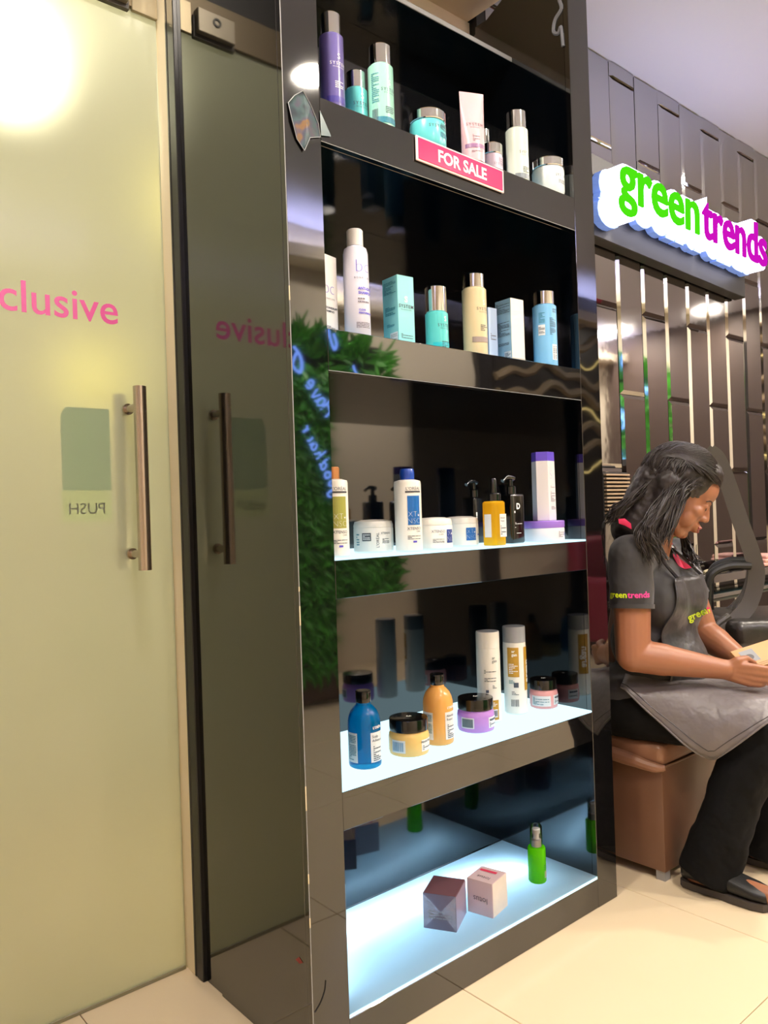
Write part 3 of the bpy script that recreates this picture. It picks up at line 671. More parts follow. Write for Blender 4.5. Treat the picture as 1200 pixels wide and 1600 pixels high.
pump('black pump bottle with white D letter right of the yellow oil', (.756, .068, Cc), .029, .024, .135, 2, [(text_geo('D', .022, .0008, 3), 'f', .094), (lines(.036, .007, 1, 4, .8), 'f', .086), (lines(.03, .006, 2, 4), 'f', .055), (lines(.034, .003, 1, 4), 'f', .044), (lines(.02, .003, 1, 6), 'f', .028)])
oil = mat('oil', (255, 206, 50), .05, ior=1.35, trans=.5, transl=.45)
t = bottle('oil_bottle', 'yellow hair oil bottle with black spray cap on third shelf', 'bottle', (.648, .036, Cc), [(.0245, 0), (.0262, .002), (.0262, .112), (.022, .116)], oil, None, None, rz=4, sq=(.35, 1.0, .8),
    prints=[('sticker', STK, shift(quad(-.014, -.030, .014, .030), .010, 0), .0262, 0, .052), ('lettering', INK, shift(text_geo('Absolut', .0062, 0, 2), .008, 0), .0268, 0, .070), ('lettering', INK, shift(text_geo('Repair', .0062, 0, 2), .008, 0), .0268, 0, .062), ('fine_print', INK, shift(lines(.022, .026, 5, 4), .010, 0), .0268, 0, .040)])
G().lathe([(.0195, .1165), (.0195, .134), (.017, .137), (.0095, .138), (.0092, .172), (.0075, .176)], 28).obj('spray_cap', M['black'], t)
V, F = on_plane(shift(quad(-.011, -.030, .011, .030), 0, 0), (-.0262, 0, .052), (0, -1, 0), (0, 0, 1), .0006); mesh('sticker', V, F, STK, t, smooth=False)
spw = pmat((236, 232, 240), .3, transl=.1); spv = mat('sp_violet', (96, 72, 200), .35, coat=.3)
jr = .0600
SPJ = (.893, .068, Cc)
t = bottle('hair_mask_jar', 'flat white jar with purple lid under the tall white bottle', 'jar', SPJ, [(jr*.97, 0), (jr, .003), (jr, .036), (jr*.98, .0375)], spw, [(jr*.995, .038), (jr*1.01, .040), (jr*1.01, .056), (jr*.98, .0578)], mat('sp_lilac', (150, 112, 210), .35, coat=.3),
    prints=[('fine_print', PINK, lines(.03, .018, 6, 4), jr, 40, .020), ('lettering', VIO, text_geo('Sp', .014, 0, 3), jr, 58, .016)])
t = thing('shampoo_bottle', 'tall white six sided bottle with violet cap standing on flat jar', 'bottle', (.897, .064, Cc+.0582), math.radians(8))
def hexp(r, z): return [(r*(1.0 if abs(math.cos(math.radians(60*k))) > .9 else 1.0)*math.cos(math.radians(60*k)), .78*r*math.sin(math.radians(60*k)), z) for k in range(6)]
def hexbody(nm, lv, m):
    V = sum([hexp(r, z) for r, z in lv], []); F = []
    for i in range(len(lv)-1):
        for k in range(6): F.append((i*6+k, i*6+(k+1) % 6, (i+1)*6+(k+1) % 6, (i+1)*6+k))
    F.append(tuple(range(6))[::-1]); F.append(tuple((len(lv)-1)*6+k for k in range(6))); mesh(nm, V, F, m, t, smooth=False)
hexbody('body', [(.0385, 0), (.0395, .002), (.0385, .168), (.0378, .1692)], spw)
hexbody('cap', [(.0382, .1695), (.0386, .1705), (.0378, .194), (.037, .195)], spv)
fy = -.78*.0388*math.sin(math.radians(60))
for geo, z, mm in ((text_geo('Sp', .036, -.0014, 4), .118, VIO), (lines(.022, .006, 2, 4), .096, PINK), (lines(.024, .03, 8, 4), .068, PINK), (lines(.022, .01, 3, 9), .036, PINK)):
    V, F = on_plane(shift(geo, .004, 0), (0, fy, z), (1, 0, 0), (0, 0, 1), .001); mesh('lettering', V, F, mm, t, smooth=False)

# --- fourth shelf
def serie(label, loc, m, capm, tilt, title, rz=0, h=.148):
    r = .0385
    prof = [(r*.86, 0), (r*.97, .003), (r, .008), (r, h*.66), (r*.985, h*.72), (r*.93, h*.79), (r*.80, h*.87), (r*.60, h*.93), (r*.46, h*.965), (r*.44, h)]
    return bottle('shampoo_bottle', label, 'bottle', loc, prof, m, [(.0172, h+.0003), (.0178, h+.002), (.0178, h+.021), (.0170, h+.0225), (.0182, h+.023), (.0182, h+.026), (.0165, h+.0275)], M['black'],
        prints=[('sticker', STK, quad(-.019, -.034, .019, .034), r, 26, .050), ('lettering', INK, text_geo(title[0], .0085, 0, 2, 'LEFT'), r+.0006, 4, .072), ('lettering', INK, text_geo(title[1], .0085, 0, 2, 'LEFT'), r+.0006, 4, .063), ('fine_print', INK, lines(.026, .036, 8, 4), r+.0006, 26, .036),
                ('sticker', STK, quad(-.016, -.034, .016, .034), r, -72, .050), ('fine_print', TEAL, lines(.026, .058, 16, 6), r+.0006, -72, .050), ('lettering', WINK, text_geo("L'ORÉAL", .008, .0002, 2), r, 30, .092)], rz=rz)
bluegel = mat('blue_gel', (0, 134, 196), .06, ior=1.36, trans=.55, coat=.3, transl=.35)
serie('clear blue bottle with black cap at the left end of fourth shelf', (.235, .095, Dd), bluegel, None, 0, ('Scalp', 'Advanced'))
serie('orange cream bottle with black cap on the fourth shelf', (.482, .100, Dd), pmat((238, 178, 96), .25, transl=.2), None, 0, ('Absolut', 'Repair'))
def mjar(label, loc, m, title, extra=(), r=.050, h=.088):
    prof = [(r*.80, 0), (r*.95, .003), (r, .012), (r, h*.48), (r*.97, h*.58), (r*.90, h*.64), (r*.89, h*.655)]
    lid = [(r*.93, h*.66), (r*.95, h*.67), (r*.95, h*.97), (r*.93, h*.995), (r*.90, h)]
    t = bottle('hair_mask_jar', label, 'jar', loc, prof, m, lid, M['black'], prints=[('sticker', STK, quad(-.019, -.014, .019, .014), r, 32, .027), ('lettering', INK, text_geo(title, .0068, .0001, 2) if title else lines(.030, .007, 1, 6, .7), r+.0006, 32, .034), ('fine_print', INK, lines(.030, .012, 3, 4), r+.0006, 32, .022)]+list(extra))
    V, F = on_plane(text_geo('LP', .012, .0008, 2), (0, 0, h), (.75, -.65, 0), (.65, .75, 0), .0005); mesh('emblem', V, F, WINK, t, smooth=False)
    return t
r = .050
mjar('yellow cream jar with black lid between the blue and orange bottles', (.372, .092, Dd), pmat((244, 206, 130), .25, transl=.25), 'Absolut Repair', [('sticker', STK, quad(-.019, -.015, .019, .015), r, -58, .027), ('barcode', mat('bar_blue', (90, 150, 190), .5), barcode(.032, .022, 4), r+.0006, -58, .027)])
mjar('lilac jar with black lid in the middle of fourth shelf', (.634, .112, Dd), pmat((204, 150, 226), .25, transl=.25), None, [('sticker', STK, quad(-.019, -.014, .019, .014), r, -58, .028), ('panel', mat('grey_square', (96, 110, 120), .5), quad(-.016, -.011, .016, .011), r+.0006, -58, .028)])
mjar('pink jar with black lid at the right end of fourth shelf', (.950, .131, Dd), pmat((240, 176, 176), .25, transl=.25), None, [('sticker', STK, quad(-.030, -.015, .030, .015), .0415, -48, .025), ('fine_print', TEAL, lines(.05, .022, 6, 4), .0421, -48, .025)], r=.0415, h=.084)
gold = mat('argan_gold', (176, 134, 40), .4); greyc = pmat((150, 152, 156), .35)
r = .0330
def argan(label, loc, capm, front, rz, whitecap):
    prof = [(r*.9, 0), (r, .004), (r, .19), (r*.985, .205)]
    cap = [(r*.99, .2055), (r*.99, .247), (r*.95, .250)]
    pr = ([('lettering', INK, text_geo('ar', .0115, 0, 3, 'LEFT'), r, -4, .176), ('lettering', INK, text_geo('gan', .0115, 0, 3, 'LEFT'), r, -4, .167), ('fine_print', INK, lines(.034, .012, 3, 4), r, -14, .142), ('fine_print', INK, lines(.034, .012, 3, 5), r, -14, .120), ('fine_print', INK, lines(.012, .010, 3, 7), r, 6, .10), ('fine_print', INK, quad(-.004, -.004, .004, .004), r, -30, .088),
            ('panel', gold, quad(-.013, -.027, .013, .027), r, 4, .036), ('sticker', STK, quad(-.0095, -.011, .0095, .011), r+.0006, 2, .027), ('barcode', INK, barcode(.016, .016, 3), r+.0012, 2, .027), ('fine_print', WINK, lines(.018, .012, 3, 3), r+.0006, 2, .052)] if front else
          [('panel', gold, quad(-.017, -.042, .017, .042), r, -42, .150), ('lettering', WINK, text_geo('ar', .0115, .0003, 3, 'LEFT'), r+.0006, -48, .178), ('lettering', WINK, text_geo('gan', .0115, .0003, 3, 'LEFT'), r+.0006, -48, .168), ('fine_print', WINK, lines(.026, .03, 6, 3), r+.0006, -42, .132),
           ('panel', gold, quad(-.017, -.062, .017, .062), r, 46, .130), ('lettering', WINK, (lambda gg: ([(-p[1], p[0], 0) for p in gg[0]], gg[1]))(text_geo('argan', .030, .0008, 3)), r+.0006, 56, .122), ('fine_print', INK, quad(-.007, -.007, .007, .007), r, -30, .085), ('fine_print', INK, lines(.02, .012, 3, 7), r, -36, .062), ('barcode', INK, barcode(.022, .02, 6), r, -38, .034), ('fine_print', TEAL, lines(.016, .012, 3, 9), r, -52, .094)])
    t = bottle('shampoo_bottle', label, 'bottle', loc, prof, xw, cap, capm, prints=pr, rz=rz, sq=None)
    return t
t = argan('tall white bottle with white cap and small grey lettering on fourth shelf', (.727, .145, Dd), xw, True, -10, True)
G().lathe([(r*.90, .2503), (r*.5, .2512)], 30, c=(0, 0, 0)).obj('cap_inset', greyc, t)
argan('white and gold bottle with grey cap on fourth shelf', (.846, .150, Dd), greyc, False, 0, False)

# --- bottom shelf
foil = mat('foil', (172, 160, 170), .22, metal=.55, bump=(45, .35, .01)); plum = mat('plum_card', (112, 78, 84), .4)
th = math.atan2(-.076, .043)
t = thing('gift_box', 'silver plum cube box wrapped in clear film on the bottom shelf', 'box', (.5165, .1345, Ee), th)   # local x runs along the camera-left face
hw, hd, hh = .0435, .050, .090
G().rbox((-hw, -hd, 0), (hw, hd, hh), .0008, 1).obj('body', plum, t, smooth=False)
V = [(-hw, 0), (hw, 0), (hw, hh), (-hw, hh)]
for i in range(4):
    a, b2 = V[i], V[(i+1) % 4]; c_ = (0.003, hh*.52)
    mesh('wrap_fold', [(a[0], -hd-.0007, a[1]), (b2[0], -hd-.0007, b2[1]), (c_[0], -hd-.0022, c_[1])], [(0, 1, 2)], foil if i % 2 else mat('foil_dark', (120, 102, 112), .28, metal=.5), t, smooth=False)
for z in (.030, .038, .046): V2, F2 = on_plane(lines(.06, .006, 1, int(z*1e4)), (0, -hd, z), (1, 0, 0), (0, 0, 1), .0026); mesh('fine_print', V2, F2, M['edge'], t, smooth=False)
G().box((hw+.0004, -hd, .002), (hw+.0010, hd, hh-.002)).obj('side_foil', mat('lilac_foil', (176, 160, 184), .3, metal=.4), t, smooth=False)
lot = mat('lotus_card', (222, 196, 200), .35); lots = mat('lotus_side', (226, 214, 204), .4, var=(40, .08))
th = math.atan2(-.075, .018)
t = thing('gift_box', 'pale pink cube box with red tape beside the silver box', 'box', (.641, .0985, Ee), th)
hw, hd, hh = .038, .041, .090
G().rbox((-hw, -hd, 0), (hw, hd, hh), .0008, 1).obj('body', lot, t, smooth=False)
mesh('side_pattern', [(hw+.0008, -hd+.001, .001), (hw+.0008, hd-.001, .001), (hw+.0008, hd-.001, hh-.001), (hw+.0008, -hd+.001, hh-.001)], [(0, 1, 2, 3)], lots, t, smooth=False)
silv = mat('silver_ink', (120, 104, 116), .3, metal=.4)
up_ = lambda gg: ([(-p[0], -p[1], 0) for p in gg[0]], gg[1])
V2, F2 = on_plane(up_(text_geo('lotus', .022, 0, 3)), (.002, -hd, .048), (1, 0, 0), (0, 0, 1)); mesh('lettering', V2, F2, silv, t, smooth=False)
V2, F2 = on_plane(up_(text_geo('lotus', .020, 0, 3)), (.0, -.012, hh), (1, 0, 0), (0, 1, 0)); mesh('lettering', V2, F2, silv, t, smooth=False)
mesh('red_tape', [(-.030, .014, hh+.0007), (.020, .014, hh+.0007), (.020, .025, hh+.0007), (-.030, .025, hh+.0007)], [(0, 1, 2, 3)], mat('pink_tape', (226, 70, 100), .4), t, smooth=False)
clearm = bpy.data.materials.new('clear_cap'); clearm.use_nodes = True; nt = clearm.node_tree; nt.nodes.remove(nt.nodes['Principled BSDF'])
_a = nt.nodes.new('ShaderNodeBsdfTransparent'); _a.inputs[0].default_value = (.93, .95, 1, 1); _b = nt.nodes.new('ShaderNodeBsdfGlossy'); _b.inputs[1].default_value = .06
_f = nt.nodes.new('ShaderNodeLayerWeight'); _f.inputs[0].default_value = .35; _m = nt.nodes.new('ShaderNodeMixShader')
nt.links.new(_f.outputs['Fresnel'], _m.inputs[0]); nt.links.new(_a.outputs[0], _m.inputs[1]); nt.links.new(_b.outputs[0], _m.inputs[2]); nt.links.new(_m.outputs[0], nt.nodes['Material Output'].inputs[0])
t = thing('serum_spray', 'green serum spray bottle with clear cap on the bottom shelf', 'bottle', (.862, .106, Ee))
G().lathe([(.0235, 0), (.0255, .003), (.0255, .094), (.0235, .098), (.016, .099)], 32).obj('body', mat('green_serum', (120, 232, 16), .05, ior=1.36, trans=.35, transl=.4), t)
G().lathe([(.0145, .0995), (.0145, .118), (.011, .120), (.0085, .121), (.0085, .136), (.012, .137), (.012, .148), (.010, .150)], 24).obj('pump', M['white'], t)
G().lathe([(.0172, .0995), (.0172, .156), (.0155, .159), (.002, .1595)], 28, caps=False).obj('clear_cap', clearm, t)
V2, F2 = on_cyl(lines(.02, .016, 3, 9), .0255, 20, .045); mesh('lettering', V2, F2, mat('dark_green_ink', (40, 110, 20), .5), t, smooth=False)
V2, F2 = on_cyl(lines(.02, .02, 5, 3), .0255, 24, .024); mesh('fine_print', V2, F2, mat('pink_ink', (230, 150, 170), .5), t, smooth=False)

# ------------------------------------------------------------------ upholstered stool
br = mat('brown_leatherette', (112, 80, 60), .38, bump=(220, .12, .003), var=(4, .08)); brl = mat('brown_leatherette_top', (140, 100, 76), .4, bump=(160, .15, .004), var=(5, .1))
st = thing('stool', 'brown leatherette box stool under the seated person', 'stool', (1.45, .13, 0))
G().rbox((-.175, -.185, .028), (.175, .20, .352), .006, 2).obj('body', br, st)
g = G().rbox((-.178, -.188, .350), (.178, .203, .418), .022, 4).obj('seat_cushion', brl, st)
G().tube([(-.181, -.191, .353), (.181, -.191, .353), (.181, .206, .353), (-.181, .206, .353)], .0035, 6, closed=True).obj('piping', br, st)
fl = G(); fl.tube(curve_pts([(-.181, .12, .352), (-.186, .03, .366), (-.188, -.08, .360), (-.184, -.16, .350), (-.172, -.194, .352)], 6), [.008, .012, .015, .017, .019, .02, .021, .022, .022, .022, .022, .022, .021, .02, .019, .018, .017, .016, .016, .015, .014, .012, .011, .009, .008], 10).obj('leather_fold', brl, st)
for x in (-.155, .155):
    for y in (-.165, .18): G().box((x-.015, y-.015, 0), (x+.015, y+.015, .028)).obj('foot', M['edge'], st, smooth=False)

# ------------------------------------------------------------------ seated person
skin = mat('skin', (150, 98, 70), .42, var=(14, .06)); b = skin.node_tree.nodes['Principled BSDF']; b.inputs['Subsurface Weight'].default_value = .12; b.inputs['Subsurface Radius'].default_value = (.012, .005, .003)
shirtm = mat('black_shirt', (44, 42, 43), .75, bump=(9, .35, .02), sheen=.2)
trous = mat('black_trousers', (7, 7, 9), .85, bump=(11, .45, .02), ior=1.3)
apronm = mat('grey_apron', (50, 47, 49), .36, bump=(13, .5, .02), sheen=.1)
pinkc = mat('pink_collar', (214, 36, 84), .6)
hairm = mat('hair', (38, 31, 30), .46, ior=1.5, var=(90, .8))
per = thing('person', 'seated woman in black salon uniform and grey apron, looking down', 'person', (1.40, .05, 0))
PO = Vector((1.40, .05, 0))
def L(p): return Vector(p) - PO
J = dict(rsho=(1.245, .010, 1.000), lsho=(1.620, .070, .975), neck=(1.437, .030, 1.010), rel=(1.212, -.008, .700), rwr=(1.384, -.205, .655), lel=(1.655, .000, .715), lwr=(1.600, -.170, .640),
         pel=(1.40, .110, .515), rhip=(1.305, .070, .515), lhip=(1.51, .100, .515), rkn=(1.418, -.305, .480), lkn=(1.665, -.300, .490), ran=(1.322, -.150, .090), lan=(1.610, -.205, .085))
J = {k: L(v) for k, v in J.items()}
HC = L((1.427, -.061, 1.190)); HS = 1.05
fdir = Vector((.606, -.794, 0)).normalized()
HR = Matrix((fdir, Vector((0, 0, 1)).cross(fdir), Vector((0, 0, 1)))).transposed() @ Matrix.Rotation(math.radians(33), 3, 'Y')
def H(x, y, z): return HC + HR @ Vector((x, y, z))*HS
def hell(g, c, r): g.ell(H(*c), tuple(v*HS for v in r), HR, 24)
# --- the whole figure's skin: head, neck, arms, hands, feet
g = G()
hell(g, (-.012, 0, .036), (.096, .074, .088)); hell(g, (.030, 0, -.022), (.062, .060, .080)); hell(g, (.048, 0, -.060), (.040, .044, .050))
hell(g, (.050, 0, .040), (.047, .058, .052))
g.cone(H(.002, .046, -.060), H(.056, .016, -.102), .022*HS, .017*HS); g.cone(H(.002, -.046, -.060), H(.056, -.016, -.102), .022*HS, .017*HS)
hell(g, (.066, 0, -.100), (.020, .020, .017))
for s in (1, -1):
    hell(g, (.060, s*.036, -.026), (.026, .024, .022)); g.cone(H(.086, s*.008, .016), H(.068, s*.042, .014), .009*HS, .009*HS)
    hell(g, (.076, s*.031, -.001), (.0135, .017, .0115)); hell(g, (.094, s*.0125, -.035), (.012, .009, .0085)); hell(g, (.048, s*.038, -.055), (.030, .022, .032))
    hell(g, (-.004, s*.072, -.012), (.018, .008, .030))
g.cone(H(.086, 0, .008), H(.103, 0, -.026), .0085*HS, .0105*HS); hell(g, (.103, 0, -.031), (.0125, .0125, .0105))
hell(g, (.084, 0, -.064), (.018, .027, .018)); g.cone(H(.098, .010, -.060), H(.098, -.010, -.060), .0070*HS, .0070*HS); g.cone(H(.095, .010, -.074), H(.095, -.010, -.074), .0082*HS, .0082*HS)
g.cone(H(-.030, 0, -.050), J['neck']+Vector((0, .03, -.03)), .056, .060)
g.cone(J['neck']+Vector((-.02, .04, -.03)), J['rsho']+Vector((.02, .02, -.01)), .055, .05); g.cone(J['neck']+Vector((.02, .04, -.03)), J['lsho']+Vector((-.02, .02, -.01)), .055, .05)
g.cone(J['neck']+Vector((0, .05, -.05)), J['pel']+Vector((0, 0, .05)), .085, .11)
for s in 'rl':
    g.cone(J[s+'sho'], J[s+'el'], .061, .052); g.cone(J[s+'el'], J[s+'el'].lerp(J[s+'wr'], .35), .051, .049); g.cone(J[s+'el'].lerp(J[s+'wr'], .3), J[s+'wr'], .049, .030)
    g.cone(J[s+'hip'], J[s+'kn'], .06, .05); g.cone(J[s+'kn'], J[s+'an'], .048, .036)
# hands. wrist -> palm -> five fingers
def chain(g, P, R):
    for i in range(len(P)-1): g.cone(P[i], P[i+1], R[i], R[i+1], 14)
def hand(w, fwd, palm_n, thumb_side, curl, thumb_pts=None):
    f = fwd.normalized(); n = (palm_n - f*palm_n.dot(f)).normalized(); s = f.cross(n)*thumb_side   # s: towards the thumb side
    for k, off in enumerate((.026, .009, -.009, -.025)):
        base = w + f*(.082-.004*abs(k-1)) + s*off
        g.cone(w + s*off*.55, base, .0165, .0115, 14)
        ln = (.040, .045, .042, .033)[k]; P = [base]; a = math.radians(curl[0]); p = base
        for q, seg in enumerate((1.0, .62, .5)):
            d = f*math.cos(a) + n*math.sin(a); p = p + d*ln*seg; P.append(p); a += math.radians(curl[q+1])
        chain(g, P, [.0112, .0098, .0088, .0078])
    if thumb_pts: chain(g, thumb_pts, [.016, .0125, .0108, .0092])
    else:
        b0 = w + f*.025 + s*.018; chain(g, [b0, b0+f*.030+s*.026+n*.008, b0+f*.062+s*.030+n*.014, b0+f*.086+s*.024+n*.016], [.016, .0125, .0108, .0092])
up = Vector((0, 0, 1))
PH = L(W(1186, 1022, 2.42))        # the thing she holds
rf_ = (L(W(1178, 1056, 2.335)) - J['rwr']); 
hand(J['rwr'], rf_, (Vector((.5, .8, .15))), 1, (18, 32, 38, 30), [J['rwr']+rf_.normalized()*.020+Vector((0, 0, .016)), L(W(1152, 1032, 2.345)), L(W(1166, 1029, 2.36)), L(W(1178, 1036, 2.365))])
lf_ = (L(W(1192, 1060, 2.47)) - J['lwr'])
hand(J['lwr'], lf_, Vector((-.6, -.5, .35)), -1, (10, 24, 28, 20))
# feet
for s, toe in (('r', L((1.338, -.345, .035))), ('l', L((1.640, -.395, .035)))):
    an = J[s+'an']; g.cone(an, an+Vector((0, .025, -.045)), .036, .034); g.cone(an+Vector((0, .02, -.05)), toe, .034, .026)
body = frozen('body', g, skin, per, .0034, 8, .5)
# --- face details
lipm = mat('lips', (150, 78, 72), .35); darkm = mat('brow_hair', (22, 16, 14), .6)
bvh = BVHTree.FromPolygons([v.co for v in body.data.vertices], [p.vertices[:] for p in body.data.polygons])
def onface(x0, y, z, lift=.0):           # from the front of the head back onto the face
    d = HR @ Vector((-1, 0, 0)); o = H(.2, y, z); h = bvh.ray_cast(o, d)
    return (h[0] - d*lift) if h[0] else H(x0, y, z)
def faceline(name, pts, rad, m):
    P = [onface(.1, y, z, .0002) for y, z in pts]; return G().tube(curve_pts(P, 4), rad, 6).obj(name, m, per)
for s in (1, -1):
    faceline('eyebrow', [(s*.012, .0175), (s*.026, .021), (s*.040, .019), (s*.049, .012)], .0023, darkm)
    faceline('eyelashes', [(s*.018, -.0055), (s*.027, -.0095), (s*.036, -.0095), (s*.044, -.005)], .0016, darkm)
    faceline('eyelid_crease', [(s*.017, .003), (s*.028, .007), (s*.040, .005)], .0008, mat('crease', (96, 58, 42), .6))
faceline('lips', [(.019, -.0635), (.009, -.0595), (0, -.0615), (-.009, -.0595), (-.019, -.0635)], .0038, lipm)
faceline('lips', [(.017, -.0665), (.008, -.0735), (0, -.0745), (-.008, -.0735), (-.017, -.0665)], .0044, lipm)
# --- hair: cap over the skull plus falling locks
g = G()
hell(g, (-.022, 0, .048), (.104, .086, .092)); hell(g, (-.055, 0, .010), (.080, .084, .095)); hell(g, (.026, 0, .088), (.060, .066, .046))
g.cone(H(-.070, 0, .0), L((1.33, .055, 1.085)), .078, .066); g.cone(H(-.05, -.060, .01), L((1.335, -.015, 1.06)), .045, .034); g.cone(H(-.03, .062, .01), L((1.47, .03, 1.05)), .045, .034)
cap = frozen('hair', g, hairm, per, .005, 5, .5, (.02, .008))
R = random.Random(11); g = G()
def lock(az, el, length, rad, wave, pull=Vector((0, 0, 0))):
    """one lock: from the parting over the skull, then hanging down"""
    P = []; steps = 9
    for i in range(steps):
        t = i/(steps-1); e = math.radians(el)*(1-t) + math.radians(-12)*t
        x = .112*math.cos(e)*math.cos(az); y = .093*math.cos(e)*math.sin(az); z = .102*math.sin(e)
        P.append(H(-.022+x, y, .046+z))
    d = (P[-1]-P[-2]).normalized(); p = P[-1]; n = max(3, int(length/.014))
    for i in range(n):
        d = (d*.72 + Vector((0, 0, -.36)) + pull*.12).normalized(); p = p + d*.014; P.append(p)
    ph = R.uniform(0, 6); out = []
    for i, q in enumerate(P):
        w_ = wave*min(1, i/5); out.append(q + Vector((math.sin(ph+i*.9)*w_, math.cos(ph*1.7+i*.8)*w_, math.sin(ph*2.3+i*.7)*w_*.6)))
    rr = [rad*(.5+.5*min(1, i/3))*(1 if i < len(P)-5 else max(.12, (len(P)-1-i)/5)) for i in range(len(P))]
    g.tube(out, rr, 5)
for i in range(620):
    az = R.uniform(math.radians(100), math.radians(260)); 
    lock(az, R.uniform(30, 92), R.uniform(.07, .17), R.uniform(.0012, .0026), R.uniform(.003, .009), Vector((R.uniform(-.05, .05), R.uniform(-.05, .05), 0)))
for i in range(900):                    # front locks swept back from the forehead
    s = R.choice((1, -1)); az = s*R.uniform(math.radians(4), math.radians(104))
    P = []; a0 = az; e0 = R.uniform(12, 82)
    for k in range(10):
        t = k/9; a = a0 + (s*math.radians(138)-a0)*t**.8; e = math.radians(e0*(1-t)+8*t) + .25*math.sin(t*PI)
        P.append(H(-.022+.116*math.cos(e)*math.cos(a), .094*math.cos(e)*math.sin(a), .046+.104*math.sin(e)))
    d = (P[-1]-P[-2]).normalized(); p = P[-1]
    for k in range(int(R.uniform(6, 11))): d = (d*.7+Vector((0, 0, -.4))).normalized(); p = p+d*.014; P.append(p)
    ph = R.uniform(0, 6); P = [q+Vector((math.sin(ph+k*.9), math.cos(ph+k*.8), math.sin(ph+k*1.1)))*.004*min(1, k/3) for k, q in enumerate(P)]
    g.tube(P, [.0022*(.45+.55*min(1, k/3))*(1 if k < len(P)-4 else max(.1, (len(P)-1-k)/4)) for k in range(len(P))], 5)
def front_lock(a, b, c, n, rad):
    for k in range(n):
        j = lambda s: Vector((R.uniform(-s, s), R.uniform(-s, s), R.uniform(-s, s)))
        P = curve_pts([a+j(.014), a.lerp(b, .5)+j(.012), b+j(.016), b.lerp(c, .5)+j(.014), c+j(.018)], 5); g.tube(P, [rad*min(1, .3+i/6)*(1 if i < len(P)-6 else max(.1, (len(P)-1-i)/6)) for i in range(len(P))], 5)
front_lock(H(-.035, -.086, .02), L(W(1014, 828, 2.36)), L(W(1040, 884, 2.36)), 60, .0022)
front_lock(H(-.045, -.082, .0), L(W(1000, 835, 2.37)), L(W(1012, 880, 2.37)), 50, .0022)
front_lock(H(.02, .070, -.03), L(W(1075, 858, 2.60)), L(W(1092, 886, 2.50)), 40, .0022)
front_lock(H(-.09, -.05, -.01), L(W(965, 800, 2.45)), L(W(948, 815, 2.46)), 60, .0022)
front_lock(H(.020, -.078, .050), H(-.004, -.092, -.005), L(W(1036, 850, 2.37)), 70, .0022)
front_lock(H(.004, -.086, .040), H(-.020, -.096, -.020), L(W(1024, 850, 2.36)), 60, .0022)
lk = g.obj('hair_locks', hairm, per); lk['kind'] = 'stuff'
# --- shirt
g = G()
ne = J['neck']
g.cone(ne+Vector((-.02, .045, -.045)), J['rsho']+Vector((.01, .01, -.012)), .070, .066); g.cone(ne+Vector((.02, .045, -.045)), J['lsho']+Vector((-.01, .01, -.012)), .070, .066)
ch = ne+Vector((0, .03, -.16)); g.ell(ch, (.175, .118, .15), Matrix.Rotation(math.radians(9), 3, 'Z')); g.ell(ne+Vector((-.005, .035, -.30)), (.165, .120, .14), Matrix.Rotation(math.radians(9), 3, 'Z'))
for s in (-1, 1): g.ell(ne+Vector((s*.065+.008, -.050, -.165)), (.085, .066, .095))
g.ell(ne+Vector((0, -.005, -.36)), (.155, .135, .12)); g.ell(J['pel']+Vector((0, -.01, .05)), (.19, .14, .10))
for s in 'rl':
    e = J[s+'sho'].lerp(J[s+'el'], .53); g.cone(J[s+'sho'], e, .068, .066, 24, (True, False)); 
shirt = frozen('shirt', g, shirtm, per, .005, 30, .5, (.06, .006))
for s in 'rl':                             # hem band of each sleeve
    a_ = J[s+'sho'].lerp(J[s+'el'], .49); b_ = J[s+'sho'].lerp(J[s+'el'], .535); G().cone(a_, b_, .0675, .0672, 28, (False, False)).obj('sleeve_hem', shirtm, per)
sb = BVHTree.FromPolygons([v.co for v in shirt.data.vertices], [p.vertices[:] for p in shirt.data.polygons])
def project(p, d, lift=.004):
    d = d.normalized(); h = sb.ray_cast(p, d); return (h[0]-d*lift) if h[0] else None
# collar in pink
colp = [ne+Vector((.060*math.sin(a)+.004, .034-.066*math.cos(a), .020-.034*math.cos(a))) for a in [math.radians(v) for v in range(18, 343, 12)]]
g = G(); V = []; F = []
for i, p in enumerate(colp):
    o_ = (p-(ne+Vector((0, .034, 0)))); o_.z = 0; o_.normalize(); V += [p-o_*.004+Vector((0, 0, .016)), p+o_*.005+Vector((0, 0, .018)), p+o_*.022+Vector((0, 0, -.016))]
    if i: k = i*3; F += [(k-3, k, k+1, k-2), (k-2, k+1, k+2, k-1)]
co = mesh('collar', V, F, mat('dark_collar', (38, 36, 37), .7), per)
def patch(name, pix, d0, m, lift=.006, off=.0):
    """flat cloth piece laid on the shirt where the photo shows it"""
    V = []
    for x, y in pix:
        o_ = L(CAM); q = L(W(x, y, d0)); h = sb.ray_cast(o_, (q-o_).normalized()); V.append((h[0] if h[0] else q) - (q-o_).normalized()*lift)
    c_ = sum((Vector(v) for v in V), Vector())/len(V)
    d_ = (c_-L(CAM)).normalized(); n = len(V)
    V2 = V+[c_-d_*.003]+[v+d_*.004 for v in V]
    return mesh(name, V2, [(i, (i+1) % n, n) for i in range(n)]+[(i, n+1+i, n+1+(i+1) % n, (i+1) % n) for i in range(n)], m, per)
patch('collar_trim', [(1050, 848), (1056, 856), (1057, 868), (1068, 880), (1082, 887), (1070, 889), (1060, 884), (1052, 870)], 2.45, pinkc, .010)
patch('collar_trim', [(966, 811), (976, 810), (986, 818), (987, 827), (976, 821), (967, 818)], 2.45, pinkc, .012)
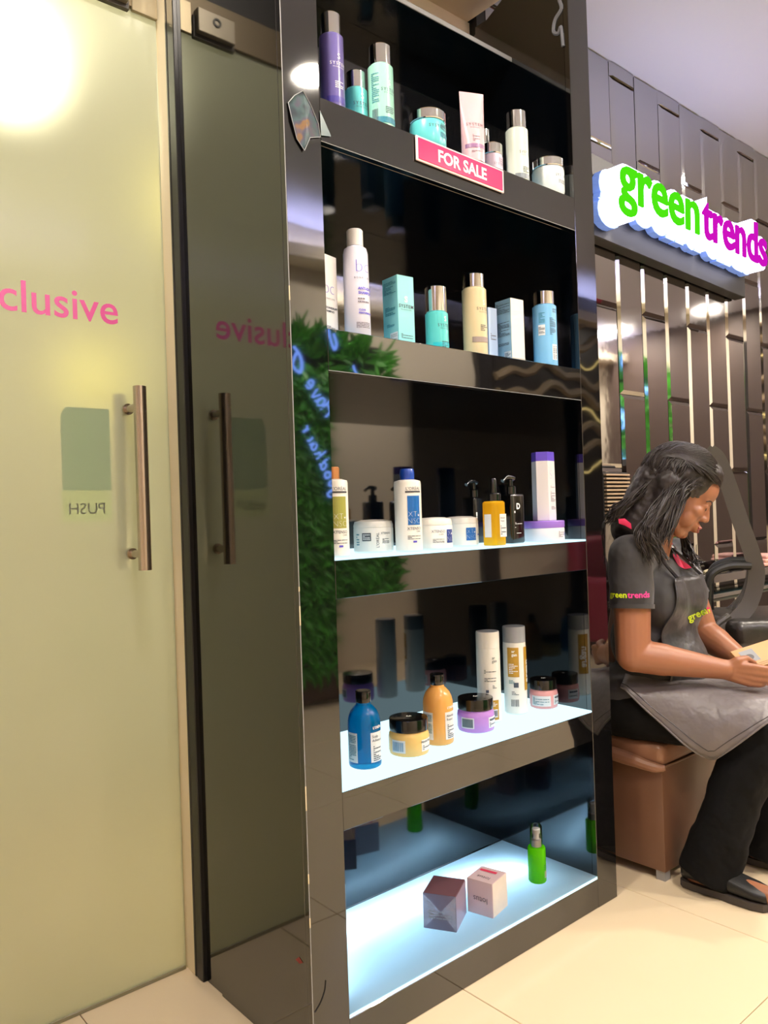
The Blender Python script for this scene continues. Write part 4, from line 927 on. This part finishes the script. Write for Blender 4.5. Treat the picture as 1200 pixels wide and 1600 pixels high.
# sleeve lettering
a_ = J['rsho'].lerp(J['rel'], .40); ax = (J['rel']-J['rsho']).normalized()
V, F = text_geo('green', .0255, .0006, 2, 'RIGHT'); V2, F2 = text_geo('trends', .0255, .0006, 2, 'LEFT')
camd = (a_ - L(CAM)); camd.z = 0; camd.normalize(); tang = Vector((-camd.y, camd.x, 0))*-1
def onsleeve(geo, name, m, sh):
    out = []
    for u, v, w in geo[0]:
        th_ = (u+sh)/.074; out.append(a_ + tang*.0765*math.sin(th_) - camd*.0765*math.cos(th_) - ax*v)
    mesh(name, out, geo[1], m, per, smooth=False)
onsleeve((V, F), 'lettering', mat('lime_thread', (206, 226, 20), .6), -.012); onsleeve((V2, F2), 'lettering', mat('pink_thread', (226, 50, 140), .6), -.0105)
# --- trousers
g = G()
for s in 'rl':
    g.cone(J[s+'hip']+Vector((0, .03, -.005)), J[s+'kn'], .098, .080, 24); kn = J[s+'kn']; an = J[s+'an']
    g.cone(kn, kn.lerp(an, .5), .080, .078, 24); g.cone(kn.lerp(an, .45), an+Vector((.008, -.01, -.052)), .076, .086, 24, (True, False))
g.ell(J['pel']+Vector((0, .0, .0)), (.195, .135, .098))
tr_ = frozen('trousers', g, trous, per, .006, 7, .5, (.07, .014))
mn = min((v.co.z for v in tr_.data.vertices))
for v in tr_.data.vertices:
    if v.co.z < .024: v.co.z = .024
# --- shoes
shoem = mat('black_shoe', (14, 14, 15), .5); solem = mat('sole', (60, 54, 50), .6)
for s, toe in (('r', L((1.340, -.352, .0))), ('l', L((1.642, -.40, .0)))):
    an = J[s+'an']; hl = Vector((an.x, an.y+.060, 0)); d = (toe-hl); d.z = 0; ln = d.length; d.normalize(); sd = Vector((-d.y, d.x, 0)); V = []; F = []; n = 20
    prof = [(0, .024, .060), (.05, .038, .075), (.16, .042, .078), (.30, .042, .066), (.45, .039, .060), (.62, .044, .052), (.80, .045, .042), (.93, .036, .034), (1.0, .012, .022)]
    for t_, w_, h_ in prof:
        for k in range(n):
            a = 2*PI*k/n; cz = math.sin(a); V.append(hl + d*(ln*t_) + sd*w_*math.copysign(abs(math.cos(a))**.8, math.cos(a)) + up*(.018+h_*.5+h_*.5*math.copysign(abs(cz)**.8, cz)))
    for i in range(len(prof)-1):
        for k in range(n): F.append((i*n+k, i*n+(k+1) % n, (i+1)*n+(k+1) % n, (i+1)*n+k))
    F += [tuple(range(n))[::-1], tuple((len(prof)-1)*n+k for k in range(n))]
    mesh('shoe', V, F, shoem, per)
    V = []; 
    for t_, w_, h_ in prof:
        for sx in (-1, 1):
            for zz in (.002, .022): V.append(hl + d*(ln*t_) + sd*(w_+.004)*sx + up*zz)
    F = []
    for i in range(len(prof)-1):
        k = i*4; F += [(k, k+4, k+5, k+1), (k+2, k+3, k+7, k+6), (k, k+2, k+6, k+4), (k+1, k+5, k+7, k+3)]
    mesh('sole', V, F, solem, per)
# --- apron: bib on the chest, skirt over the lap
F_ = Vector((.17, -.985, 0)); S_ = Vector((.985, .17, 0))
def cloth(name, grid, m, thick=.003, parent=per):
    nu = len(grid); nv = len(grid[0]); V = [p for r_ in grid for p in r_]; F = [(i*nv+j, i*nv+j+1, (i+1)*nv+j+1, (i+1)*nv+j) for i in range(nu-1) for j in range(nv-1)]
    o = mesh(name, V, F, m, parent); so = o.modifiers.new('thickness', 'SOLIDIFY'); so.thickness = thick; so.offset = 1; return o
cen = ne + Vector((0, .03, 0)); grid = []
for i in range(22):
    z = -.085 - i/21*.335; hw = .105+.035*min(1, i/10); row = []
    for j in range(21):
        u = (j/20*2-1)*hw; p = cen + S_*u + F_*.5 + Vector((0, 0, z)); q = project(p, -F_, .010+.003*math.sin(j*1.3+i*.6))
        row.append(q if q else cen + S_*u + F_*.10 + Vector((0, 0, z)))
    grid.append(row)
for _ in range(10):
    ng = [r_[:] for r_ in grid]
    for i in range(22):
        for j in range(21):
            nb = [grid[a][b] for a, b in ((i-1, j), (i+1, j), (i, j-1), (i, j+1)) if 0 <= a < 22 and 0 <= b < 21]
            q = sum(nb, Vector())/len(nb); p = grid[i][j]; k = (q-p).dot(F_)*.6; ng[i][j] = p + F_*max(k, -.0015)
    grid = ng
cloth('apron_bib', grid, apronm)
# neck straps
for s in (-1, 1):
    P = [grid[0][2 if s < 0 else 18], ne+Vector((s*.062, -.02, .0)), ne+Vector((s*.055, .05, .03)), ne+Vector((0, .085, .03))]
    G().tube(curve_pts(P, 5), .007, 6).obj('apron_strap', apronm, per)
# skirt of the apron
grid = []
for i in range(26):
    t_ = i/25*1.06 - .02; rc = J['rhip'].lerp(J['rkn'], t_); lc = J['lhip'].lerp(J['lkn'], t_); rad = .104*(1-t_)+.090*t_ + .010; row = []
    ax_ = (J['rkn']-J['rhip']).normalized(); out_ = ax_.cross(up).normalized()*-1
    if out_.x > 0: out_ = -out_
    upn = ax_.cross(out_); upn = upn if upn.z > 0 else -upn
    th_end = 48+96*min(1, max(0, t_)/.68) if t_ < .68 else 144-90*(t_-.68)/.38
    for j in range(7): row.append((lc+upn*rad).lerp(rc+upn*rad, j/7) + Vector((0, 0, -.012*math.sin(j/7*PI)+.003*math.sin(i*.8+j))))
    for j in range(15):
        a = math.radians(th_end*j/14); rr_ = rad + .004*math.sin(i*.55+j*.5) + (.016*max(0, math.degrees(a)-90)/60)
        row.append(rc + upn*rr_*math.cos(a) + out_*rr_*math.sin(a))
    grid.append(row)
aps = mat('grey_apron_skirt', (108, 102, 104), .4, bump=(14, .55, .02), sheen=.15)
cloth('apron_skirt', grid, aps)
edge_pts = [grid[i][-1]+Vector((-.002, -.002, 0)) for i in range(26)]; G().tube(edge_pts, .0032, 6).obj('apron_hem', aps, per)
hem2 = [grid[i][-3]+(grid[i][-3]-J['rhip'].lerp(J['rkn'], i/25)).normalized()*.003 for i in range(26)]; G().tube(hem2, .0014, 5).obj('apron_hem', apronm, per)
# bib lettering (folded emblem) and pocket
def pixtext(body, size, x, y, d0, m, rot, lift):
    geo = text_geo(body, size, .0008, 2, 'LEFT'); q0 = L(W(x, y, d0)); r_ = (RT*math.cos(rot)+UP*math.sin(rot)); u_ = (UP*math.cos(rot)-RT*math.sin(rot)); out = []
    bb = BVHTree.FromPolygons([v for r2 in bibgrid for v in r2], bibF)
    for a, b_, w in geo[0]:
        q = q0 + r_*a + u_*b_; o_ = L(CAM); d_ = (q-o_).normalized(); h = bb.ray_cast(o_, d_); out.append((h[0] if h[0] else q) - d_*lift)
    mesh('lettering', out, geo[1], m, per, smooth=False)
bibo = [o for o in per.children if o.name.startswith('apron_bib')][0]
bibgrid = [[v.co for v in bibo.data.vertices]]; bibF = [p.vertices[:] for p in bibo.data.polygons]
pixtext('green', .032, 1077, 971, 2.42, mat('lime_print', (200, 220, 40), .6), .42, .006)
pixtext('t', .03, 1106, 957, 2.42, mat('pink_print', (200, 40, 100), .6), .3, .006)

# ------------------------------------------------------------------ the card box she holds
px_ = (RT*.93 + UP*.20 + FW*.30).normalized(); nz_ = (UP*.72 - FW*.66 - RT*.06); nz_ = (nz_ - px_*nz_.dot(px_)).normalized(); py_ = nz_.cross(px_)
ph = thing('phone_box', 'tan card box with grey oval window held in the hands', 'box', W(1186, 1024, 2.40))
ph.rotation_mode = 'QUATERNION'; ph.rotation_quaternion = Matrix((px_, py_, nz_)).transposed().to_quaternion()
tan = mat('tan_card', (184, 138, 90), .55, var=(30, .05))
G().rbox((-.075, -.036, -.012), (.075, .042, .0), .002, 2).obj('body', tan, ph)
mesh('window', [(-.056, -.014, .0007), (-.004, -.014, .0007), (-.004, .030, .0007), (-.056, .030, .0007)], [(0, 1, 2, 3)], mat('window_grey', (132, 134, 138), .3), ph, smooth=False)
mesh('emblem', [(-.033+.015*math.cos(a), .004+.010*math.sin(a), .0014) for a in [2*PI*k/24 for k in range(24)]], [tuple(range(24))], mat('oval_dark', (66, 62, 66), .4), ph, smooth=False)
for y in (-.024, -.030): G().box((-.07, y-.0007, -.0002), (.07, y+.0007, .0006)).obj('crease', mat('crease_brown', (120, 84, 50), .6), ph, smooth=False)

# ------------------------------------------------------------------ salon chair behind her
dk = mat('chair_plastic', (74, 70, 66), .45); dkb = mat('chair_black', (16, 15, 15), .5); leath = mat('black_leather', (44, 40, 37), .34, bump=(40, .25, .01))
DC = 2.86
chairloc = W(1150, 900, DC); chairloc = Vector((chairloc.x, chairloc.y, 0))
chd = thing('salon_chair', 'dark mesh back salon chair with black seat behind the seated woman', 'chair', chairloc)
def K(x, y, d=DC): return W(x, y, d) - chairloc
lat = (W(1150, 850, 1)-CAM); lat.z = 0; lat = lat.normalized()*.28; LN = lat.normalized()
def ribbon(pts, w, th, m, name):                 # rounded flat band, w wide across the chair
    P = curve_pts(pts, 6); V = []; F = []; n = len(P)
    for i, p in enumerate(P):
        t_ = (P[min(i+1, n-1)]-P[max(i-1, 0)]).normalized(); s_ = LN; nn = t_.cross(s_).normalized()
        for a, b_ in ((-1, -1), (1, -1), (1, 1), (-1, 1)): V.append(p + s_*w/2*a + nn*th/2*b_)
        if i:
            k = i*4; F += [(k-4+q, k-4+(q+1) % 4, k+(q+1) % 4, k+q) for q in range(4)]
    F += [(0, 3, 2, 1), (n*4-4, n*4-3, n*4-2, n*4-1)]
    return mesh(name, V, F, m, chd, smooth=True, angle=40)
fr_ = [K(1108, 706), K(1122, 718), (K(1138, 757)), K(1157, 815), K(1174, 862), K(1182, 898), K(1172, 940), K(1152, 966), K(1130, 984)]
ribbon(fr_, .03, .056, dk, 'back_frame'); ribbon([p+lat for p in fr_], .03, .056, dk, 'back_frame')
ribbon([p+lat*.5 for p in (K(1104, 703), K(1112, 709), K(1124, 722))], .30, .04, dk, 'head_bar')
ribbon([p+lat*.5 for p in (K(1140, 978), K(1128, 986), K(1118, 990))], .30, .04, dk, 'lower_bar')
mp = [K(1120, 730), K(1136, 775), K(1152, 830), K(1166, 872), K(1168, 900), K(1160, 935), K(1144, 962)]
mshm = mat('chair_mesh', (52, 38, 32), .7); nt = mshm.node_tree
_t = nt.nodes.new('ShaderNodeBsdfTransparent'); _m = nt.nodes.new('ShaderNodeMixShader'); _m.inputs[0].default_value = .7
nt.links.new(nt.nodes['Principled BSDF'].outputs[0], _m.inputs[1]); nt.links.new(_t.outputs[0], _m.inputs[2]); nt.links.new(_m.outputs[0], nt.nodes['Material Output'].inputs[0])
ribbon([p+lat*.5 for p in mp], .25, .003, mshm, 'mesh_back')
lum = [K(1172, 884), K(1140, 884), K(1116, 893), K(1107, 908), K(1106, 930), K(1105, 952), K(1110, 978), K(1124, 988)]
G().tube(curve_pts(lum, 6), .015, 10).obj('armrest', dkb, chd); G().tube(curve_pts([p+lat for p in lum], 6), .015, 10).obj('armrest', dkb, chd)
G().tube(curve_pts([K(1108, 990), K(1122, 975), K(1140, 962)], 4), .012, 8).obj('brace', dk, chd)
sc0 = K(1205, 985) + lat*.5; sr = Matrix.Rotation(YAW*-1, 3, 'Z')
bm = bmesh.new(); bmesh.ops.create_cube(bm, size=1)
for v in bm.verts: v.co = sc0 + Matrix.Rotation(-YAW, 3, 'Z') @ Vector((v.co.x*.46, v.co.y*.44, v.co.z*.10))
bmesh.ops.bevel(bm, geom=bm.edges[:], offset=.035, segments=4, profile=.5, affect='EDGES'); g = G(); g.bm(bm); g.obj('seat', leath, chd)
zc = sc0.z-.05
G().tube([(sc0.x, sc0.y, .05), (sc0.x, sc0.y, zc)], .028, 16).obj('column', M['chrome'], chd)
G().lathe([(.24, 0), (.24, .012), (.06, .04), (.03, .06)], 36, c=(sc0.x, sc0.y, 0)).obj('base', M['chrome'], chd)

# ------------------------------------------------------------------ ledge with tools
ct = thing('counter_ledge', 'black wall ledge along the tiled wall behind the chair', 'shelf', (2.6, .42, .85))
G().rbox((-.75, -.13, -.03), (1.6, 0, 0), .003, 2).obj('top', mat('ledge_black', (20, 18, 19), .15, ior=1.7), ct)
G().rbox((-.75, -.134, -.034), (1.6, -.129, -.001), .001, 1).obj('edge_trim', mat('ledge_edge', (150, 142, 140), .25, metal=.7), ct)
G().rbox((-.70, -.11, -.12), (1.55, 0, -.085), .003, 2).obj('lower_shelf', mat('ledge_lower', (24, 40, 42), .2), ct)
G().rbox((-.70, -.114, -.104), (1.55, -.109, -.088), .001, 1).obj('edge_trim', mat('ledge_silver', (190, 186, 184), .2, metal=.8), ct)
def ledge(x, y, dy=.36): d = FW + RT*((x-600)/FPX) - UP*((y-800)/FPX); return CAM + d*((dy-CAM.y)/d.y)
p = ledge(1088, 845); t = thing('tint_brush', 'thin white handled tint brush standing on the ledge', 'brush', (p.x, p.y, .85))
G().lathe([(.010, 0), (.012, .012), (.007, .028), (.006, .040)], 14).obj('bristles', M['black'], t); G().tube([(0, 0, .04), (.002, 0, .13)], [.0042, .0035], 8).obj('handle', mat('cream_plastic', (220, 206, 180), .4), t)
p0 = ledge(1100, 886, .35); p0.z = .856; g = G()
P = curve_pts([p0, p0+Vector((.07, .02, .004)), p0+Vector((.16, -.01, .002)), p0+Vector((.25, .015, .006)), p0+Vector((.36, 0, .002)), p0+Vector((.30, -.03, .03)), p0+Vector((.20, -.035, .012))], 6)
tag(g.tube(P, .0055, 8).obj('power_cable', mat('cream_cable', (196, 182, 150), .5)), 'cream coiled tool cable lying on the black ledge', 'cable')
p = ledge(1150, 872, .36)
t = thing('hair_clipper', 'small chrome and black hair clipper on the ledge', 'clipper', (p.x, p.y, .852))
G().rbox((-.07, -.018, 0), (.05, .018, .034), .008, 3).obj('body', M['black'], t); G().rbox((.05, -.020, .004), (.085, .020, .028), .003, 2).obj('blade', M['chrome'], t)
p = ledge(1186, 872, .34)
t = thing('pink_towel', 'folded dusty pink towel lying at the right end of the ledge', 'towel', (p.x+.05, p.y, .852))
tw = mat('pink_towel', (206, 158, 150), .85, bump=(90, .4, .006))
for k, (w_, z0) in enumerate(((.10, 0), (.092, .018), (.08, .036))): G().rbox((-w_, -.05, z0), (w_, .05, z0+.018), .008, 3).obj('fold', tw, t)
# vent grille
vt = thing('vent_grille', 'slatted vent grille on the tiled wall beside the cabinet', 'vent', (1.790, .415, 1.205))
G().rbox((-.09, -.012, -.085), (.09, -.002, .085), .002, 1).obj('back_plate', M['dark'], vt)
sl = G().rbox((-.082, -.024, -.0035), (.082, -.010, .0035), .001, 1).obj('slat', mat('slat_beige', (176, 150, 122), .45), vt); sl.location.z = -.075
for k in range(1, 11): o = sl.copy(); COL.objects.link(o); o.parent = vt; o.location.z = -.075+k*.015

# ------------------------------------------------------------------ the opposite side of the salon, seen in the gloss
gw = thing('plant_wall', 'artificial green plant wall opposite the cabinet, seen in its gloss', 'plant wall', (1.75, -2.62, 0))
G().box((-.85, 0, .27), (.74, .03, 2.26)).obj('backing', mat('plant_backing', (10, 24, 10), .9), gw, smooth=False)
leafm = mat('leaf', (74, 168, 44), .45, var=(7, .7), transl=.15)
n = 6500; V = np.zeros((n*5, 3)); F = []
x = RNG.uniform(-.86, .72, n); z = RNG.uniform(.27, 2.24, n); ln = RNG.uniform(.08, .20, n); an = RNG.normal(-PI/2, .7, n); w_ = RNG.uniform(.010, .021, n); y0 = RNG.uniform(.025, .05, n); y1 = y0+RNG.uniform(.03, .09, n)
up_edge = z > 2.12; an[up_edge] = RNG.normal(PI/2, .7, up_edge.sum()); sd = x > .64; an[sd] = RNG.normal(.1, .8, sd.sum())
dx, dz = np.cos(an), np.sin(an); nx, nz = -dz, dx
for k, (a_, b_, yy) in enumerate(((0, 0, y0), (.5, 1, (y0+y1)/2+.01), (.5, -1, (y0+y1)/2+.01), (.8, .0, y1+.004), (1, 0, y1-.006))):
    V[k::5, 0] = x+dx*ln*a_+nx*w_*b_; V[k::5, 1] = yy; V[k::5, 2] = z+dz*ln*a_+nz*w_*b_
for i in range(n): k = i*5; F += [(k, k+2, k+3), (k, k+3, k+1), (k+2, k+4, k+3), (k+1, k+3, k+4)]
lv = mesh('leaf_cover', V, F, leafm, gw, smooth=False); lv['kind'] = 'stuff'
G().rbox((-.88, 0, .02), (.76, .05, .25), .004, 1).obj('plinth', mat('brown_plinth', (74, 50, 36), .5), gw)
# neon script
ns = thing('neon_sign', 'blue white neon script fixed on the green plant wall', 'sign', (1.75, -2.50, 1.50))
nm_ = glow('neon_tube', (120, 160, 255), 9.0)
STRO = {'H': [[(0, 0), (.12, 1)], [(.5, 0), (.62, 1)], [(.02, .45), (.6, .55)]], 'a': [[(.42, .5), (.2, .55), (.05, .3), (.1, .05), (.3, .05), (.42, .5), (.42, .1), (.52, .02)]], 'v': [[(0, .52), (.12, .05), (.2, .05), (.38, .55)]],
        'e': [[(.02, .25), (.36, .32), (.34, .5), (.18, .55), (.04, .3), (.1, .06), (.3, .05), (.44, .2)]], 'g': [[(.42, .5), (.2, .55), (.05, .3), (.1, .08), (.3, .08), (.42, .5), (.38, -.3), (.2, -.42), (.06, -.3)]], 'o': [[(.25, .55), (.06, .35), (.1, .06), (.3, .05), (.4, .3), (.25, .55)]],
        'd': [[(.4, .5), (.18, .55), (.05, .3), (.1, .05), (.3, .05), (.42, .4), (.5, 1.0), (.42, .15), (.52, .03)]], 'h': [[(.1, 1), (.02, 0), (.12, .4), (.3, .52), (.34, .2), (.42, .02)]], 'i': [[(.1, .52), (.06, .1), (.16, .02)]], 'r': [[(.05, .52), (.08, 0), (.12, .38), (.3, .55)]], ' ': []}
def script(word, ox, oz, s, rot):
    cx_ = 0
    for c_ in word:
        for stx in STRO[c_]:
            P = []
            for (u, v) in stx:
                u2 = (u+cx_)*s; v2 = v*s; P.append(Vector((ox+u2*math.cos(rot)-v2*math.sin(rot), 0, oz+u2*math.sin(rot)+v2*math.cos(rot))))
            P = curve_pts(P, 5) if len(P) > 2 else P
            P = [Vector((-p.x, p.y, p.z)) for p in P]      # seen from the cabinet side
            G().tube(P, .0065, 8).obj('tube', nm_, ns)
        cx_ += .62 if c_ != ' ' else .3
script('Have', -.19, .26, .105, .95); script('good hair', -.24, -.22, .092, 1.05)
for P in ([(-.02, .66), (.03, .60), (.02, .52), (-.03, .55), (.0, .62)], [(.23, .80), (.25, .72), (.275, .68), (.29, .72), (.27, .78)], [(.42, .60), (.44, .56), (.48, .53), (.53, .51)]):
    G().tube(curve_pts([Vector((x_, 0, z_)) for x_, z_ in P], 6), .009, 8).obj('tube', nm_, ns)
# dark doorway, added panel imitating warped light reflections and a maroon salon sofa
tag(G().box((3.42, -2.62, 0), (3.58, -2.57, 2.5)).obj('trim_5', M['dark'], smooth=False), kind='structure')
wp = thing('wave_panel', 'added dark panel with wavy glowing strips imitating warped light reflections', 'panel', (4.6, -2.60, 0))
G().box((-1.0, -.01, .95), (1.3, .02, 2.95)).obj('board', mat('panel_dark', (22, 19, 18), .3), wp, smooth=False)
warm = glow('warm_strip', (255, 222, 140), 3.0); bandm = mat('wave_band', (150, 132, 104), .5)  # glowing and beige waves shaped like lights warped in a reflection
for k in range(9):
    P = [Vector((-1.0+i*.06, .03, 1.50+k*.15+.05*math.sin(i*.32+k*.9)+.03*math.sin(i*.9+k))) for i in range(39)]
    if k % 3 == 0: G().tube(P, .010, 6).obj('warped_glow', warm, wp)
    else: G().tube(P, .034, 6).obj('wave_band', bandm, wp)
sf = thing('salon_sofa', 'maroon padded sofa by the opposite wall, seen in the gloss', 'sofa', (4.75, -2.15, 0))
mr = mat('maroon', (128, 10, 48), .5)
G().rbox((-.45, -.30, .12), (.45, .35, .44), .05, 4).obj('seat', mr, sf); G().rbox((-.45, -.38, .30), (.45, -.22, .92), .06, 4).obj('backrest', mr, sf)
for s in (-1, 1): G().rbox((s*.50-.07, -.36, .12), (s*.50+.07, .36, .62), .04, 4).obj('arm', mr, sf); G().rbox((s*.4-.03, -.3, 0), (s*.4+.03, .3, .12), .01, 1).obj('leg', M['blackmetal'], sf)
